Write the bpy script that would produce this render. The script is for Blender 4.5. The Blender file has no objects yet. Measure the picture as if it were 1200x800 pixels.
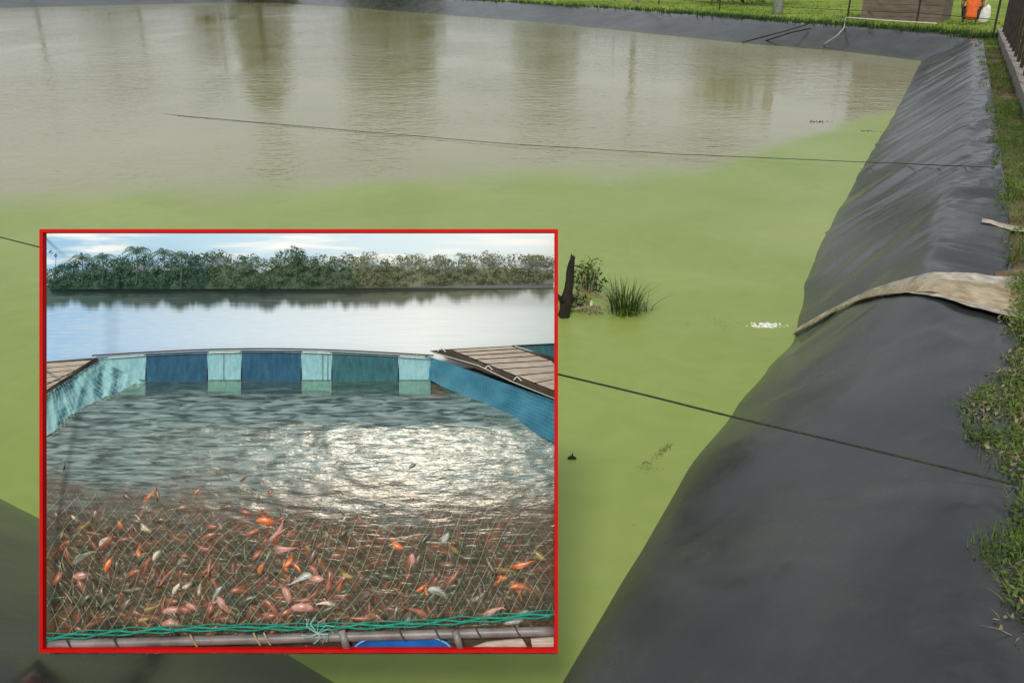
import bpy, bmesh, math, random
from mathutils import Vector, Matrix, noise
random.seed(7)
PI = math.pi
scene = bpy.context.scene
C = scene.collection

# ---------------------------------------------------------------- camera
PITCH = math.atan(0.44); H = 2.3; FPX = 1000.0
cd = bpy.data.cameras.new('camera'); cam = bpy.data.objects.new('camera', cd); C.objects.link(cam)
cam.location = (0, 0, H); cam.rotation_euler = (PI/2 - PITCH, 0, 0)
cd.lens = 30; cd.sensor_width = 36; cd.clip_start = 0.05; cd.clip_end = 3000
scene.camera = cam
# ---------------------------------------------------------------- sky + sun
SUN_EL = math.radians(51); SUN_AZ = math.radians(180 + 10)      # compass angle from +Y towards +X
w = bpy.data.worlds.new('World'); scene.world = w; w.use_nodes = True
nt = w.node_tree; nt.nodes.clear()
sky = nt.nodes.new('ShaderNodeTexSky'); sky.sky_type = 'NISHITA'; sky.sun_disc = False
sky.sun_elevation = SUN_EL; sky.sun_rotation = SUN_AZ; sky.dust_density = 5.0; sky.air_density = 1.0; sky.ozone_density = 1.0
hz = nt.nodes.new('ShaderNodeMixRGB'); hz.inputs[0].default_value = 0.6; hz.inputs[2].default_value = (9.4, 9.8, 9.9, 1)
nt.links.new(sky.outputs[0], hz.inputs[1])
bg = nt.nodes.new('ShaderNodeBackground'); bg.inputs[1].default_value = 0.085
wo = nt.nodes.new('ShaderNodeOutputWorld')
nt.links.new(hz.outputs[0], bg.inputs[0]); nt.links.new(bg.outputs[0], wo.inputs[0])
sd = bpy.data.lights.new('sun', 'SUN'); sun = bpy.data.objects.new('sun', sd); C.objects.link(sun)
sd.energy = 2.0; sd.angle = math.radians(9); sd.color = (1.0, 0.95, 0.87)
sdir = Vector((math.sin(SUN_AZ)*math.cos(SUN_EL), math.cos(SUN_AZ)*math.cos(SUN_EL), math.sin(SUN_EL)))
sun.rotation_euler = sdir.to_track_quat('Z', 'Y').to_euler(); sun.location = (0, -10, 20)
vs = scene.view_settings; vs.view_transform = 'Standard'; vs.look = 'None'; vs.exposure = 0.0; vs.gamma = 1.0; vs.use_curve_mapping = False

# ---------------------------------------------------------------- helpers
def ray(px, py):
    x = (px-600)/FPX; y = (400-py)/FPX
    return Vector((x, math.cos(PITCH)+y*math.sin(PITCH), -math.sin(PITCH)+y*math.cos(PITCH)))
def P(px, py, z):                     # where a pixel's ray meets the level z
    d = ray(px, py); return Vector((0, 0, H)) + d*((z-H)/d.z)
def nz(x, y=0, z=0): return noise.noise(Vector((x, y, z)))

def tag(o, label=None, cat=None, group=None, kind=None):
    if label: o['label'] = label
    if cat: o['category'] = cat
    if group: o['group'] = group
    if kind: o['kind'] = kind
    return o
def empty(name, loc, label, cat, group=None):
    o = bpy.data.objects.new(name, None); o.empty_display_size = 0.1; C.objects.link(o); o.location = loc
    return tag(o, label, cat, group)

class MB:
    def __init__(s): s.v = []; s.f = []; s.m = []
    def add(s, vs_, fs_, mi=0):
        b = len(s.v); s.v += [Vector(q) for q in vs_]; s.f += [tuple(b+i for i in f) for f in fs_]; s.m += [mi]*len(fs_)
    def box(s, c, size, rot=None, mi=0):
        hx, hy, hz_ = size[0]/2, size[1]/2, size[2]/2
        pts = [Vector((x, y, z)) for x in (-hx, hx) for y in (-hy, hy) for z in (-hz_, hz_)]
        if rot is not None: pts = [rot @ q for q in pts]
        c = Vector(c); s.add([c+q for q in pts], [(0,1,3,2),(4,6,7,5),(0,4,5,1),(2,3,7,6),(0,2,6,4),(1,5,7,3)], mi)
    def tube(s, pts, r, sides=6, cap=True, mi=0):
        pts = [Vector(q) for q in pts]; n = len(pts)
        rr = r if isinstance(r, (list, tuple)) else [r]*n
        vs_ = []; u = None
        for i in range(n):
            t = (pts[min(i+1, n-1)] - pts[max(i-1, 0)])
            t = t.normalized() if t.length > 1e-9 else Vector((0, 0, 1))
            if u is None:
                a = Vector((0, 0, 1)) if abs(t.z) < 0.9 else Vector((1, 0, 0)); u = t.cross(a).normalized()
            else:
                u = u - t*u.dot(t); u = u.normalized() if u.length > 1e-9 else t.orthogonal().normalized()
            v = t.cross(u)
            for k in range(sides):
                a = 2*PI*k/sides; vs_.append(pts[i] + (u*math.cos(a)+v*math.sin(a))*rr[i])
        fs_ = [(i*sides+k, i*sides+(k+1) % sides, (i+1)*sides+(k+1) % sides, (i+1)*sides+k) for i in range(n-1) for k in range(sides)]
        if cap: fs_ += [tuple(range(sides-1, -1, -1)), tuple((n-1)*sides+k for k in range(sides))]
        s.add(vs_, fs_, mi)
    def grid(s, rows, mi=0):
        m = len(rows[0]); b = [q for r in rows for q in r]
        s.add(b, [(i*m+j, i*m+j+1, (i+1)*m+j+1, (i+1)*m+j) for i in range(len(rows)-1) for j in range(m-1)], mi)
    def slab(s, poly, thick, mi=0):    # closed polygon of 3-D points pushed back along 'thick'
        n = len(poly); th = Vector(thick); a = [Vector(q) for q in poly]
        s.add(a + [q+th for q in a], [tuple(range(n)), tuple(range(2*n-1, n-1, -1))] + [(i, n+i, n+(i+1) % n, (i+1) % n) for i in range(n)], mi)
    def build(s, name, mat, parent=None, smooth=False, base=None):
        me = bpy.data.meshes.new(name); o = bpy.data.objects.new(name, me)
        if parent is not None:
            off = Vector((0, 0, 0)); q = parent
            while q is not None: off += q.location; q = q.parent
            o.parent = parent
            c = Vector((sum(v.x for v in s.v)/len(s.v), sum(v.y for v in s.v)/len(s.v), min(v.z for v in s.v)))
            o.location = c - off
        else:
            c = Vector(base) if base is not None else Vector((sum(v.x for v in s.v)/len(s.v), sum(v.y for v in s.v)/len(s.v), min(v.z for v in s.v)))
            o.location = c
        me.from_pydata([v - c for v in s.v], [], s.f)
        for m_ in (mat if isinstance(mat, (list, tuple)) else [mat]): me.materials.append(m_)
        if isinstance(mat, (list, tuple)):
            for p_, i in zip(me.polygons, s.m): p_.material_index = i
        if smooth:
            for p_ in me.polygons: p_.use_smooth = True
        me.update(); C.objects.link(o); return o

# ---------------------------------------------------------------- materials
def newmat(name):
    m = bpy.data.materials.new(name); m.use_nodes = True; n = m.node_tree; b = n.nodes['Principled BSDF']; return m, n, b
def pm(name, c1, c2=None, scale=5, rough=0.6, spec=0.4, bump=0.0, bscale=None, metal=0, detail=5, coat=0, stretch=(1, 1, 1), rv=0.0, contrast=(0.3, 0.7)):
    m, n, b = newmat(name)
    b.inputs['Roughness'].default_value = rough; b.inputs['Specular IOR Level'].default_value = spec; b.inputs['Metallic'].default_value = metal
    if coat: b.inputs['Coat Weight'].default_value = coat; b.inputs['Coat Roughness'].default_value = 0.15
    b.inputs['Base Color'].default_value = (*c1, 1)
    geo = n.nodes.new('ShaderNodeNewGeometry'); mp = n.nodes.new('ShaderNodeMapping'); mp.inputs['Scale'].default_value = stretch
    n.links.new(geo.outputs['Position'], mp.inputs[0])
    t = n.nodes.new('ShaderNodeTexNoise'); t.inputs['Scale'].default_value = scale; t.inputs['Detail'].default_value = detail
    n.links.new(mp.outputs[0], t.inputs['Vector'])
    if c2:
        r = n.nodes.new('ShaderNodeValToRGB'); r.color_ramp.elements[0].position = contrast[0]; r.color_ramp.elements[1].position = contrast[1]
        r.color_ramp.elements[0].color = (*c1, 1); r.color_ramp.elements[1].color = (*c2, 1)
        n.links.new(t.outputs['Fac'], r.inputs[0]); n.links.new(r.outputs[0], b.inputs['Base Color'])
    if rv:
        mr = n.nodes.new('ShaderNodeMapRange'); mr.inputs[1].default_value = .3; mr.inputs[2].default_value = .7; mr.inputs[3].default_value = max(0, rough-rv); mr.inputs[4].default_value = min(1, rough+rv)
        n.links.new(t.outputs['Fac'], mr.inputs[0]); n.links.new(mr.outputs[0], b.inputs['Roughness'])
    if bump:
        t2 = n.nodes.new('ShaderNodeTexNoise'); t2.inputs['Scale'].default_value = bscale or scale*3; t2.inputs['Detail'].default_value = 4
        n.links.new(mp.outputs[0], t2.inputs['Vector'])
        bp = n.nodes.new('ShaderNodeBump'); bp.inputs['Strength'].default_value = 1.0; bp.inputs['Distance'].default_value = bump
        n.links.new(t2.outputs['Fac'], bp.inputs['Height']); n.links.new(bp.outputs[0], b.inputs['Normal'])
    return m
def math_node(n, op, a, b=None, c=None):
    q = n.nodes.new('ShaderNodeMath'); q.operation = op
    for i, v in enumerate((a, b, c)):
        if v is None: continue
        if isinstance(v, (int, float)): q.inputs[i].default_value = v
        else: n.links.new(v, q.inputs[i])
    return q.outputs[0]
def leafmat(name, c1, c2, trans=0.25, scale=1.2):
    m = pm(name, c1, c2, scale=scale, rough=0.55, spec=0.3)
    b = m.node_tree.nodes['Principled BSDF']
    n = m.node_tree; tr = n.nodes.new('ShaderNodeBsdfTranslucent'); tr.inputs[0].default_value = (c2[0]*1.3, c2[1]*1.4, c2[2]*0.8, 1)
    mx = n.nodes.new('ShaderNodeMixShader'); mx.inputs[0].default_value = trans
    n.links.new(b.outputs[0], mx.inputs[1]); n.links.new(tr.outputs[0], mx.inputs[2]); n.links.new(mx.outputs[0], n.nodes['Material Output'].inputs[0])
    return m

M = {}
# liner: black polyethylene with dried dust, faint algae staining
def liner_mat():
    m, n, b = newmat('black_liner_plastic')
    geo = n.nodes.new('ShaderNodeNewGeometry')
    t = n.nodes.new('ShaderNodeTexNoise'); t.inputs['Scale'].default_value = 1.3; t.inputs['Detail'].default_value = 8; t.inputs['Roughness'].default_value = .62
    t2 = n.nodes.new('ShaderNodeTexNoise'); t2.inputs['Scale'].default_value = 22; t2.inputs['Detail'].default_value = 6
    t3 = n.nodes.new('ShaderNodeTexNoise'); t3.inputs['Scale'].default_value = 3.6; t3.inputs['Detail'].default_value = 3; t3.inputs['Distortion'].default_value = 1.2
    for q in (t, t2, t3): n.links.new(geo.outputs['Position'], q.inputs['Vector'])
    r = n.nodes.new('ShaderNodeValToRGB'); e = r.color_ramp.elements
    e[0].position = .32; e[0].color = (.013, .015, .017, 1); e[1].position = .74; e[1].color = (.042, .045, .045, 1)
    n.links.new(t.outputs['Fac'], r.inputs[0])
    d = n.nodes.new('ShaderNodeMixRGB'); d.blend_type = 'MIX'; d.inputs[2].default_value = (.085, .080, .070, 1)
    mr = n.nodes.new('ShaderNodeMapRange'); mr.inputs[1].default_value = .46; mr.inputs[2].default_value = .80; mr.inputs[3].default_value = 0; mr.inputs[4].default_value = .6
    t4 = n.nodes.new('ShaderNodeTexNoise'); t4.inputs['Scale'].default_value = 2.4; t4.inputs['Detail'].default_value = 10; t4.inputs['Roughness'].default_value = .68; n.links.new(geo.outputs['Position'], t4.inputs['Vector'])
    n.links.new(t4.outputs['Fac'], mr.inputs[0]); n.links.new(mr.outputs[0], d.inputs[0]); n.links.new(r.outputs[0], d.inputs[1])
    # algae stain just above the water level
    sp = n.nodes.new('ShaderNodeSeparateXYZ'); n.links.new(geo.outputs['Position'], sp.inputs[0])
    zz = math_node(n, 'ADD', sp.outputs[2], math_node(n, 'MULTIPLY', math_node(n, 'SUBTRACT', t3.outputs['Fac'], .5), -.10))
    mz = n.nodes.new('ShaderNodeMapRange'); mz.inputs[1].default_value = .02; mz.inputs[2].default_value = .09; mz.inputs[3].default_value = .95; mz.inputs[4].default_value = 0
    n.links.new(zz, mz.inputs[0])
    g = n.nodes.new('ShaderNodeMixRGB'); g.inputs[2].default_value = (.040, .052, .018, 1)
    n.links.new(mz.outputs[0], g.inputs[0]); n.links.new(d.outputs[0], g.inputs[1]); n.links.new(g.outputs[0], b.inputs['Base Color'])
    ro = n.nodes.new('ShaderNodeMapRange'); ro.inputs[1].default_value = .3; ro.inputs[2].default_value = .75; ro.inputs[3].default_value = .16; ro.inputs[4].default_value = .34
    n.links.new(t4.outputs['Fac'], ro.inputs[0]); n.links.new(ro.outputs[0], b.inputs['Roughness']); b.inputs['Specular IOR Level'].default_value = .55
    bp = n.nodes.new('ShaderNodeBump'); bp.inputs['Strength'].default_value = .5; bp.inputs['Distance'].default_value = .004
    ad = math_node(n, 'ADD', t3.outputs['Fac'], math_node(n, 'MULTIPLY', t2.outputs['Fac'], .06))
    n.links.new(ad, bp.inputs['Height']); n.links.new(bp.outputs[0], b.inputs['Normal'])
    return m
M['liner'] = liner_mat()

def water_mat():
    m, n, b = newmat('pond_water_with_algae')
    geo = n.nodes.new('ShaderNodeNewGeometry'); sp = n.nodes.new('ShaderNodeSeparateXYZ'); n.links.new(geo.outputs['Position'], sp.inputs[0])
    def nse(scale, det=4, dist=0, st=(1, 1, 1)):
        mp = n.nodes.new('ShaderNodeMapping'); mp.inputs['Scale'].default_value = st; n.links.new(geo.outputs['Position'], mp.inputs[0])
        t = n.nodes.new('ShaderNodeTexNoise'); t.inputs['Scale'].default_value = scale; t.inputs['Detail'].default_value = det; t.inputs['Distortion'].default_value = dist
        n.links.new(mp.outputs[0], t.inputs['Vector']); return t.outputs['Fac']
    # film of algae gathers at the near end; edge runs y ~ 10.3 + 0.22 x, wavy, and follows the right bank further out
    edge = math_node(n, 'ADD', math_node(n, 'MULTIPLY', sp.outputs[0], .20), 10.2)
    dd = math_node(n, 'SUBTRACT', edge, sp.outputs[1])
    dd = math_node(n, 'ADD', dd, math_node(n, 'MULTIPLY', math_node(n, 'SUBTRACT', nse(.45, 7, .6), .5), 3.0))
    # distance from the right bank
    o = math_node(n, 'ADD', math_node(n, 'MULTIPLY', sp.outputs[0], .894), math_node(n, 'MULTIPLY', sp.outputs[1], -.447))
    side = math_node(n, 'MULTIPLY', math_node(n, 'MAXIMUM', math_node(n, 'ADD', o, 2.6), 0), 2.2)
    dd = math_node(n, 'ADD', dd, side)
    mk = n.nodes.new('ShaderNodeMapRange'); mk.interpolation_type = 'SMOOTHSTEP'; mk.inputs[1].default_value = -.95; mk.inputs[2].default_value = .95
    n.links.new(dd, mk.inputs[0])
    r1 = n.nodes.new('ShaderNodeValToRGB'); e = r1.color_ramp.elements
    e[0].position = .30; e[0].color = (.195, .270, .050, 1); e[1].position = .70; e[1].color = (.285, .350, .105, 1)
    sw = math_node(n, 'ADD', math_node(n, 'MULTIPLY', nse(.42, 7, .8), .72), math_node(n, 'MULTIPLY', nse(2.6, 8, 2.2), .28))
    n.links.new(sw, r1.inputs[0])
    r2 = n.nodes.new('ShaderNodeValToRGB'); e = r2.color_ramp.elements
    e[0].position = .3; e[0].color = (.255, .245, .120, 1); e[1].position = .7; e[1].color = (.315, .300, .165, 1)
    n.links.new(nse(.3, 5), r2.inputs[0])
    mx = n.nodes.new('ShaderNodeMixRGB'); n.links.new(mk.outputs[0], mx.inputs[0]); n.links.new(r2.outputs[0], mx.inputs[1]); n.links.new(r1.outputs[0], mx.inputs[2])
    n.links.new(mx.outputs[0], b.inputs['Base Color'])
    mr = n.nodes.new('ShaderNodeMapRange'); mr.inputs[3].default_value = .06; mr.inputs[4].default_value = .34; n.links.new(mk.outputs[0], mr.inputs[0]); n.links.new(mr.outputs[0], b.inputs['Roughness'])
    ms = n.nodes.new('ShaderNodeMapRange'); ms.inputs[3].default_value = .5; ms.inputs[4].default_value = .34; n.links.new(mk.outputs[0], ms.inputs[0]); n.links.new(ms.outputs[0], b.inputs['Specular IOR Level'])
    b.inputs['IOR'].default_value = 1.33
    # wind ripples on the open water only, patchy
    rip = math_node(n, 'ADD', nse(5.5, 3, .4, (1, 1.6, 1)), math_node(n, 'MULTIPLY', nse(1.6, 2, .3, (1, 1.5, 1)), 1.4))
    patch = n.nodes.new('ShaderNodeMapRange'); patch.inputs[1].default_value = .35; patch.inputs[2].default_value = .62; patch.inputs[3].default_value = .12; patch.inputs[4].default_value = 1
    n.links.new(nse(.16, 3, 0, (1.6, .6, 1)), patch.inputs[0])
    inv = math_node(n, 'SUBTRACT', 1.0, mk.outputs[0])
    st = math_node(n, 'MULTIPLY', patch.outputs[0], math_node(n, 'ADD', math_node(n, 'MULTIPLY', inv, .92), .08))
    bp = n.nodes.new('ShaderNodeBump'); bp.inputs['Distance'].default_value = .020; n.links.new(math_node(n, 'MULTIPLY', st, .8), bp.inputs['Strength'])
    n.links.new(rip, bp.inputs['Height']); n.links.new(bp.outputs[0], b.inputs['Normal'])
    return m
M['water'] = water_mat()

def ground_mat():
    m, n, b = newmat('grassy_earth')
    geo = n.nodes.new('ShaderNodeNewGeometry')
    def nse(s, d=5):
        t = n.nodes.new('ShaderNodeTexNoise'); t.inputs['Scale'].default_value = s; t.inputs['Detail'].default_value = d; n.links.new(geo.outputs['Position'], t.inputs['Vector']); return t.outputs['Fac']
    r = n.nodes.new('ShaderNodeValToRGB'); e = r.color_ramp.elements
    e[0].position = .3; e[0].color = (.105, .180, .022, 1); e[1].position = .7; e[1].color = (.25, .31, .045, 1)
    n.links.new(nse(.55), r.inputs[0])
    r2 = n.nodes.new('ShaderNodeValToRGB'); e = r2.color_ramp.elements
    e[0].position = .3; e[0].color = (.075, .050, .030, 1); e[1].position = .7; e[1].color = (.19, .14, .085, 1)
    n.links.new(nse(5, 7), r2.inputs[0])
    # bare soil close to the right bank
    sp = n.nodes.new('ShaderNodeSeparateXYZ'); n.links.new(geo.outputs['Position'], sp.inputs[0])
    s_ = math_node(n, 'ADD', math_node(n, 'MULTIPLY', sp.outputs[0], .447), math_node(n, 'MULTIPLY', sp.outputs[1], .894))
    k = n.nodes.new('ShaderNodeMapRange'); k.inputs[1].default_value = 21; k.inputs[2].default_value = 27; k.inputs[3].default_value = .85; k.inputs[4].default_value = 0
    n.links.new(s_, k.inputs[0])
    th = math_node(n, 'GREATER_THAN', math_node(n, 'ADD', k.outputs[0], math_node(n, 'MULTIPLY', math_node(n, 'SUBTRACT', nse(2.4), .5), 1.2)), .45)
    mx = n.nodes.new('ShaderNodeMixRGB'); n.links.new(th, mx.inputs[0]); n.links.new(r.outputs[0], mx.inputs[1]); n.links.new(r2.outputs[0], mx.inputs[2])
    n.links.new(mx.outputs[0], b.inputs['Base Color']); b.inputs['Roughness'].default_value = .9; b.inputs['Specular IOR Level'].default_value = .2
    bp = n.nodes.new('ShaderNodeBump'); bp.inputs['Distance'].default_value = .03; n.links.new(nse(18, 6), bp.inputs['Height']); n.links.new(bp.outputs[0], b.inputs['Normal'])
    return m
M['ground'] = ground_mat()
M['mud'] = pm('silty_runoff', (.25, .18, .085), (.50, .41, .27), scale=12, rough=.24, spec=.5, bump=.012, bscale=30, rv=.15, stretch=(1, 1, 1))
M['sheet'] = pm('pale_dirty_sheet', (.20, .175, .13), (.54, .49, .40), scale=15, rough=.45, spec=.4, bump=.004, bscale=40)
M['concrete'] = pm('weathered_concrete', (.20, .18, .16), (.34, .31, .28), scale=6, rough=.85, spec=.2, bump=.006, bscale=40)
M['dark_metal'] = pm('dark_painted_metal', (.018, .016, .015), (.045, .032, .026), scale=9, rough=.55, spec=.4)
M['grey_post'] = pm('grey_concrete_post', (.14, .15, .14), (.26, .27, .24), scale=5, rough=.9, spec=.2, bump=.01)
M['wall_brown'] = pm('weathered_brown_board', (.125, .098, .078), (.20, .165, .135), scale=2.2, rough=.85, spec=.2, bump=.004, bscale=30, stretch=(1, 1, 5))
M['roof_rust'] = pm('rusty_sheet_roof', (.14, .07, .04), (.25, .19, .16), scale=3, rough=.7, spec=.3)
M['rope'] = pm('dark_rope', (.020, .024, .014), (.06, .06, .035), scale=60, rough=.8, spec=.2)
M['rope_pale'] = pm('pale_rope', (.30, .30, .24), (.45, .44, .36), scale=40, rough=.8, spec=.2)
M['pipe_white'] = pm('dusty_white_pipe', (.40, .37, .28), (.58, .55, .46), scale=12, rough=.6, spec=.4)
M['grass'] = leafmat('grass_blades', (.085, .165, .020), (.20, .29, .045), .3, 2)
M['verge'] = leafmat('verge_grass_blades', (.055, .105, .020), (.14, .19, .045), .3, 3)
M['weed'] = leafmat('weed_leaves', (.055, .105, .020), (.18, .25, .060), .3, 6)
M['weed_dark'] = leafmat('dark_weed_leaves', (.020, .050, .010), (.055, .105, .020), .25, 8)
M['leaf'] = leafmat('tree_leaves', (.070, .100, .012), (.165, .20, .030), .25, .8)
M['bark'] = pm('bark', (.05, .038, .028), (.12, .095, .07), scale=6, rough=.9, spec=.2, bump=.02, stretch=(2, 2, .5))
M['stump'] = pm('rotten_wet_wood', (.010, .009, .007), (.035, .028, .020), scale=14, rough=.7, spec=.3, bump=.006, stretch=(2, 2, .5))
M['twig'] = pm('pale_dead_stem', (.16, .13, .075), (.34, .29, .18), scale=20, rough=.85, spec=.2)
M['foam'] = pm('white_foam', (.55, .58, .50), (.82, .83, .78), scale=40, rough=.5, spec=.4, bump=.004, bscale=90)
M['scum'] = pm('clotted_algae', (.085, .11, .022), (.18, .20, .06), scale=30, rough=.6, spec=.3, bump=.004, bscale=90)
M['shirt'] = pm('orange_cloth', (.62, .10, .025), (.80, .17, .04), scale=12, rough=.8, spec=.2, bump=.004, bscale=20)
M['skin'] = pm('skin', (.38, .22, .14), (.46, .28, .19), scale=10, rough=.55, spec=.35)
M['cloth_dark'] = pm('dark_trousers', (.03, .03, .035), (.06, .06, .065), scale=14, rough=.85, spec=.2)
M['hair'] = pm('black_hair', (.012, .010, .009), (.03, .024, .02), scale=40, rough=.5, spec=.3)
M['sack'] = pm('white_woven_sack', (.55, .56, .50), (.78, .79, .74), scale=9, rough=.7, spec=.3, bump=.01, bscale=16)

# ---------------------------------------------------------------- pond outline
T = Vector((.447, .894, 0)); N = Vector((.894, -.447, 0))
def so(s, o, z=0): v = T*s + N*o; v.z = z; return v
def lerp_tab(tab, x):
    if x <= tab[0][0]: return tab[0][1]
    for (a, b), (c, d) in zip(tab, tab[1:]):
        if x <= c:
            u = (x-a)/(c-a); u = u*u*(3-2*u); return b + (d-b)*u
    return tab[-1][1]
W_TAB = [(1.6, -.86), (2.6, -.845), (3.6, -.84), (4.4, -.78), (5.0, -.72), (5.5, -.655), (6.1, -.70), (6.8, -.775), (7.8, -.82), (12, -.836), (16.5, -.82), (25.8, -.876)]
C_TAB = [(.5, .24), (2.8, .25), (3.8, .20), (4.9, .07), (5.9, .06), (6.8, .11), (8.7, .22), (12.3, .22), (26, .2)]
V_TAB = [(.5, .42), (2, .40), (2.7, .37), (3.3, .32), (4.1, .43), (4.8, .46), (7.5, .47), (12, .42), (20, .32), (26, .30)]
E_TAB = [(.5, .50), (2.7, .46), (3.4, .42), (4.1, .48), (4.8, .49), (7.5, .50), (12, .48), (20, .45), (26, .44)]      # liner edge, tucked under the weeds
HB = .75
def hump(s): return max(0, 1-abs(s-5.4)/3.2)
def crest_h(s): return .045*hump(s) + HB - .13*max(0, min(1, (s-14)/12)) + .015*nz(s*.5, 3)
right = []
s = 1.75
while s < 25.8:
    right.append((so(s, lerp_tab(W_TAB, s)), so(.57 + (s-1.75)*(25.8-.57)/(25.8-1.75) if s < 6 else s, lerp_tab(C_TAB, s)), None, s)); s += .036 if s < 14 else .09
# keep crest stations square to the bank except close to the near corner
rt = []
for W_, C_, _, s in right:
    k = max(0, min(1, (s-1.75)/2.2)); sc = .57 + (s-.57)*1.0 if k >= 1 else (.57 + (s-1.75)*1.0)*(1-k) + s*k
    rt.append((W_, so(sc, lerp_tab(C_TAB, sc)), so(sc - .25*(1-k), lerp_tab(E_TAB, sc)), crest_h(s), s))
far_w = [(10.77, 23.55), (10.35, 24.8), (9.67, 26.44), (7.3, 29.5), (3.44, 36.6), (0, 41.9), (-4.5, 48), (-10, 55), (-15.4, 61.4), (-20, 62.0), (-30.2, 54.5)]
far_c = [(11.75, 23.2), (11.3, 25.3), (10.45, 27.3), (8.6, 30.5), (5.6, 36.8), (0.9, 44.6), (-3.4, 50.6), (-9, 57.5), (-15.2, 64.5), (-20.6, 64.6), (-32, 57)]
def resample(a, step):
    out = []
    for p, q in zip(a, a[1:]):
        n = max(1, int((Vector(q)-Vector(p)).length/step))
        out += [Vector(p).lerp(Vector(q), i/n) for i in range(n)]
    return out + [Vector(a[-1])]
fw, fc = [], []
for i in range(len(far_w)-1):
    n = max(2, int(math.dist(far_w[i], far_w[i+1])/.35))
    for k in range(n):
        u = k/n; fw.append(Vector((*far_w[i], 0)).lerp(Vector((*far_w[i+1], 0)), u)); fc.append(Vector((*far_c[i], 0)).lerp(Vector((*far_c[i+1], 0)), u))
fw.append(Vector((*far_w[-1], 0))); fc.append(Vector((*far_c[-1], 0)))
far = []
for i, (a, b) in enumerate(zip(fw, fc)):
    d = (b-a).normalized(); far.append((a, b, b + d*(.5 + .08*nz(i*.2)), .60 + .02*nz(i*.11), i*.35 + 50))
# near bank (runs left from the corner below the camera) and the unseen left bank
NT = Vector((-.846, .533, 0)); NN = Vector((-.533, -.846, 0)); NC = Vector((0.02, 1.86, 0))
near = []
L_END = Vector((-37, 25.2, 0))
n = 200
for i in range(n+1):
    u = (i/n)**1.8; d = .0 + u*43
    W_ = NC + NT*d + NN*(.02*nz(d*1.1)); k = max(0, 1-d/2.0)
    Cq = NC + NT*(d - .66*k) + NN*(1.0 + .05*nz(d*.6, 5)); near.append((W_, Cq, Cq + NN*(.35+.05*nz(d, 9)) - NT*(.25*k), .75, 120+d))
lf = []
a = Vector((*far_w[-1], 0)); b = near[-1][0]; ca = Vector((*far_c[-1], 0)); cb = near[-1][1]
for i in range(25):
    u = i/24; p = a.lerp(b, u); lf.append((p, ca.lerp(cb, u), ca.lerp(cb, u) + Vector((-.5, 0, 0)), .6 + .15*u, 200+i))

rc = random.Random(21)
CREASE = [(rc.uniform(2.2, 25), rc.uniform(-.9, 1.3), rc.uniform(.025, .05), rc.choice((-1, 1))*rc.uniform(.005, .014), rc.uniform(-.1, .7), rc.uniform(.25, .9)) for _ in range(70)]
CREASE += [(rc.uniform(4.9, 13), rc.uniform(-.15, .15), rc.uniform(.025, .045), rc.choice((-1, 1))*rc.uniform(.006, .014), .97, rc.uniform(.4, 1.0)) for _ in range(34)]
def liner(name, st, label, wr=1.0):
    mb = MB(); rows = []
    D = [-1.8, -1.0, -.5, -.25, -.12, -.05, 0] + [i/14 for i in range(1, 14)] + [.965, 1.0, 1.04, 1.1, 1.18, 1.28, 1.4, 1.55, 1.7, 1.85, 1.95, 2.0, 2.03]
    for W_, C_, E_, h, s in st:
        row = []
        dv = C_ - W_; up = Vector((0, 0, 1)); nrm = (up*dv.length - dv.normalized()*h).normalized()
        for d in D:
            if d <= 1: p = W_ + dv*d
            else: p = C_ + (E_-C_)*(d-1)
            k = .045; da = d if d <= 1 else 1 + (d-1)*(E_-C_).length/dv.length
            z = h*(da - k*math.log(1+math.exp(min(40, (da-1)/k)))) if d > 0 else h*d*1.3
            if d > 1 and name == 'pond_liner' and s < 30: z -= .13*hump(s)*max(0, (E_-C_).length*(min(d, 2)-1)-.02)
            if d > 2.0: z -= .10
            wk = 0
            if -.3 < d <= 2.0:
                amp = min(1, .35 + max(0, (s-5)/7)) if s < 50 else .6
                q = s*1.15 - d*1.05
                wk += .040*amp*(abs(nz(q*.9, d*.5, 1.7))*2 - .5)                 # long slanting folds
                wk += .013*amp*nz(q*2.6, d*.6, 4.2)
                if d > .9: wk += .016*min(1, (d-.9)*8)*min(1, (s/8))*nz(s*8.0, d*1.1, 8.1)           # cross puckers along the crest
                wk += .012*nz(s*1.7, d*2.6, 6) + .0015*nz(s*5, d*5, 2)
                if name == 'pond_liner' and 4.2 < s < 5.9: wk *= .45
                wk *= wr*max(.22, min(1, (d+.02)/.30))
                if name == 'pond_liner' and s < 30:
                    for s0, sl, wd_, hh, d0, dl in CREASE:
                        if abs(s-s0) > 1.6 or not d0 < d < d0+dl: continue
                        q3 = abs(s - s0 - (d-d0)*sl)
                        if q3 < wd_: wk += hh*(1-q3/wd_)*math.sin(PI*(d-d0)/dl)
                if name == 'pond_liner' and s < 30:                                  # welded laps
                    if d > .95:
                        kk = min(1, (d-.95)*5); wk += kk*(.045*math.exp(-((s-7.05-.25*(d-1))/.07)**2) - .03*math.exp(-((s-6.9-.25*(d-1))/.06)**2) + .03*math.exp(-((s-5.42)/.06)**2) - .03*math.exp(-((s-5.2)/.07)**2) + .02*math.exp(-((s-5.65)/.04)**2))
                    for s0 in (8.55, 13.4, 18.6, 3.1 if False else 23):
                        q2 = abs(s - s0 - (d-.5)*.55)
                        if q2 < .09: wk += .014*(1-q2/.09)
            row.append(p + nrm*wk + Vector((0, 0, z)))
        rows.append(row)
    mb.grid(rows)
    return tag(mb.build(name, M['liner'], smooth=True), label, 'pond liner')
liner('pond_liner', rt, 'wrinkled black plastic liner on the bank crossed by the sandy runoff channel')
liner('pond_liner', [rt[-1]] + far, 'grey-black plastic liner on the bank below the far grass and brown shed', .8)
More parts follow.
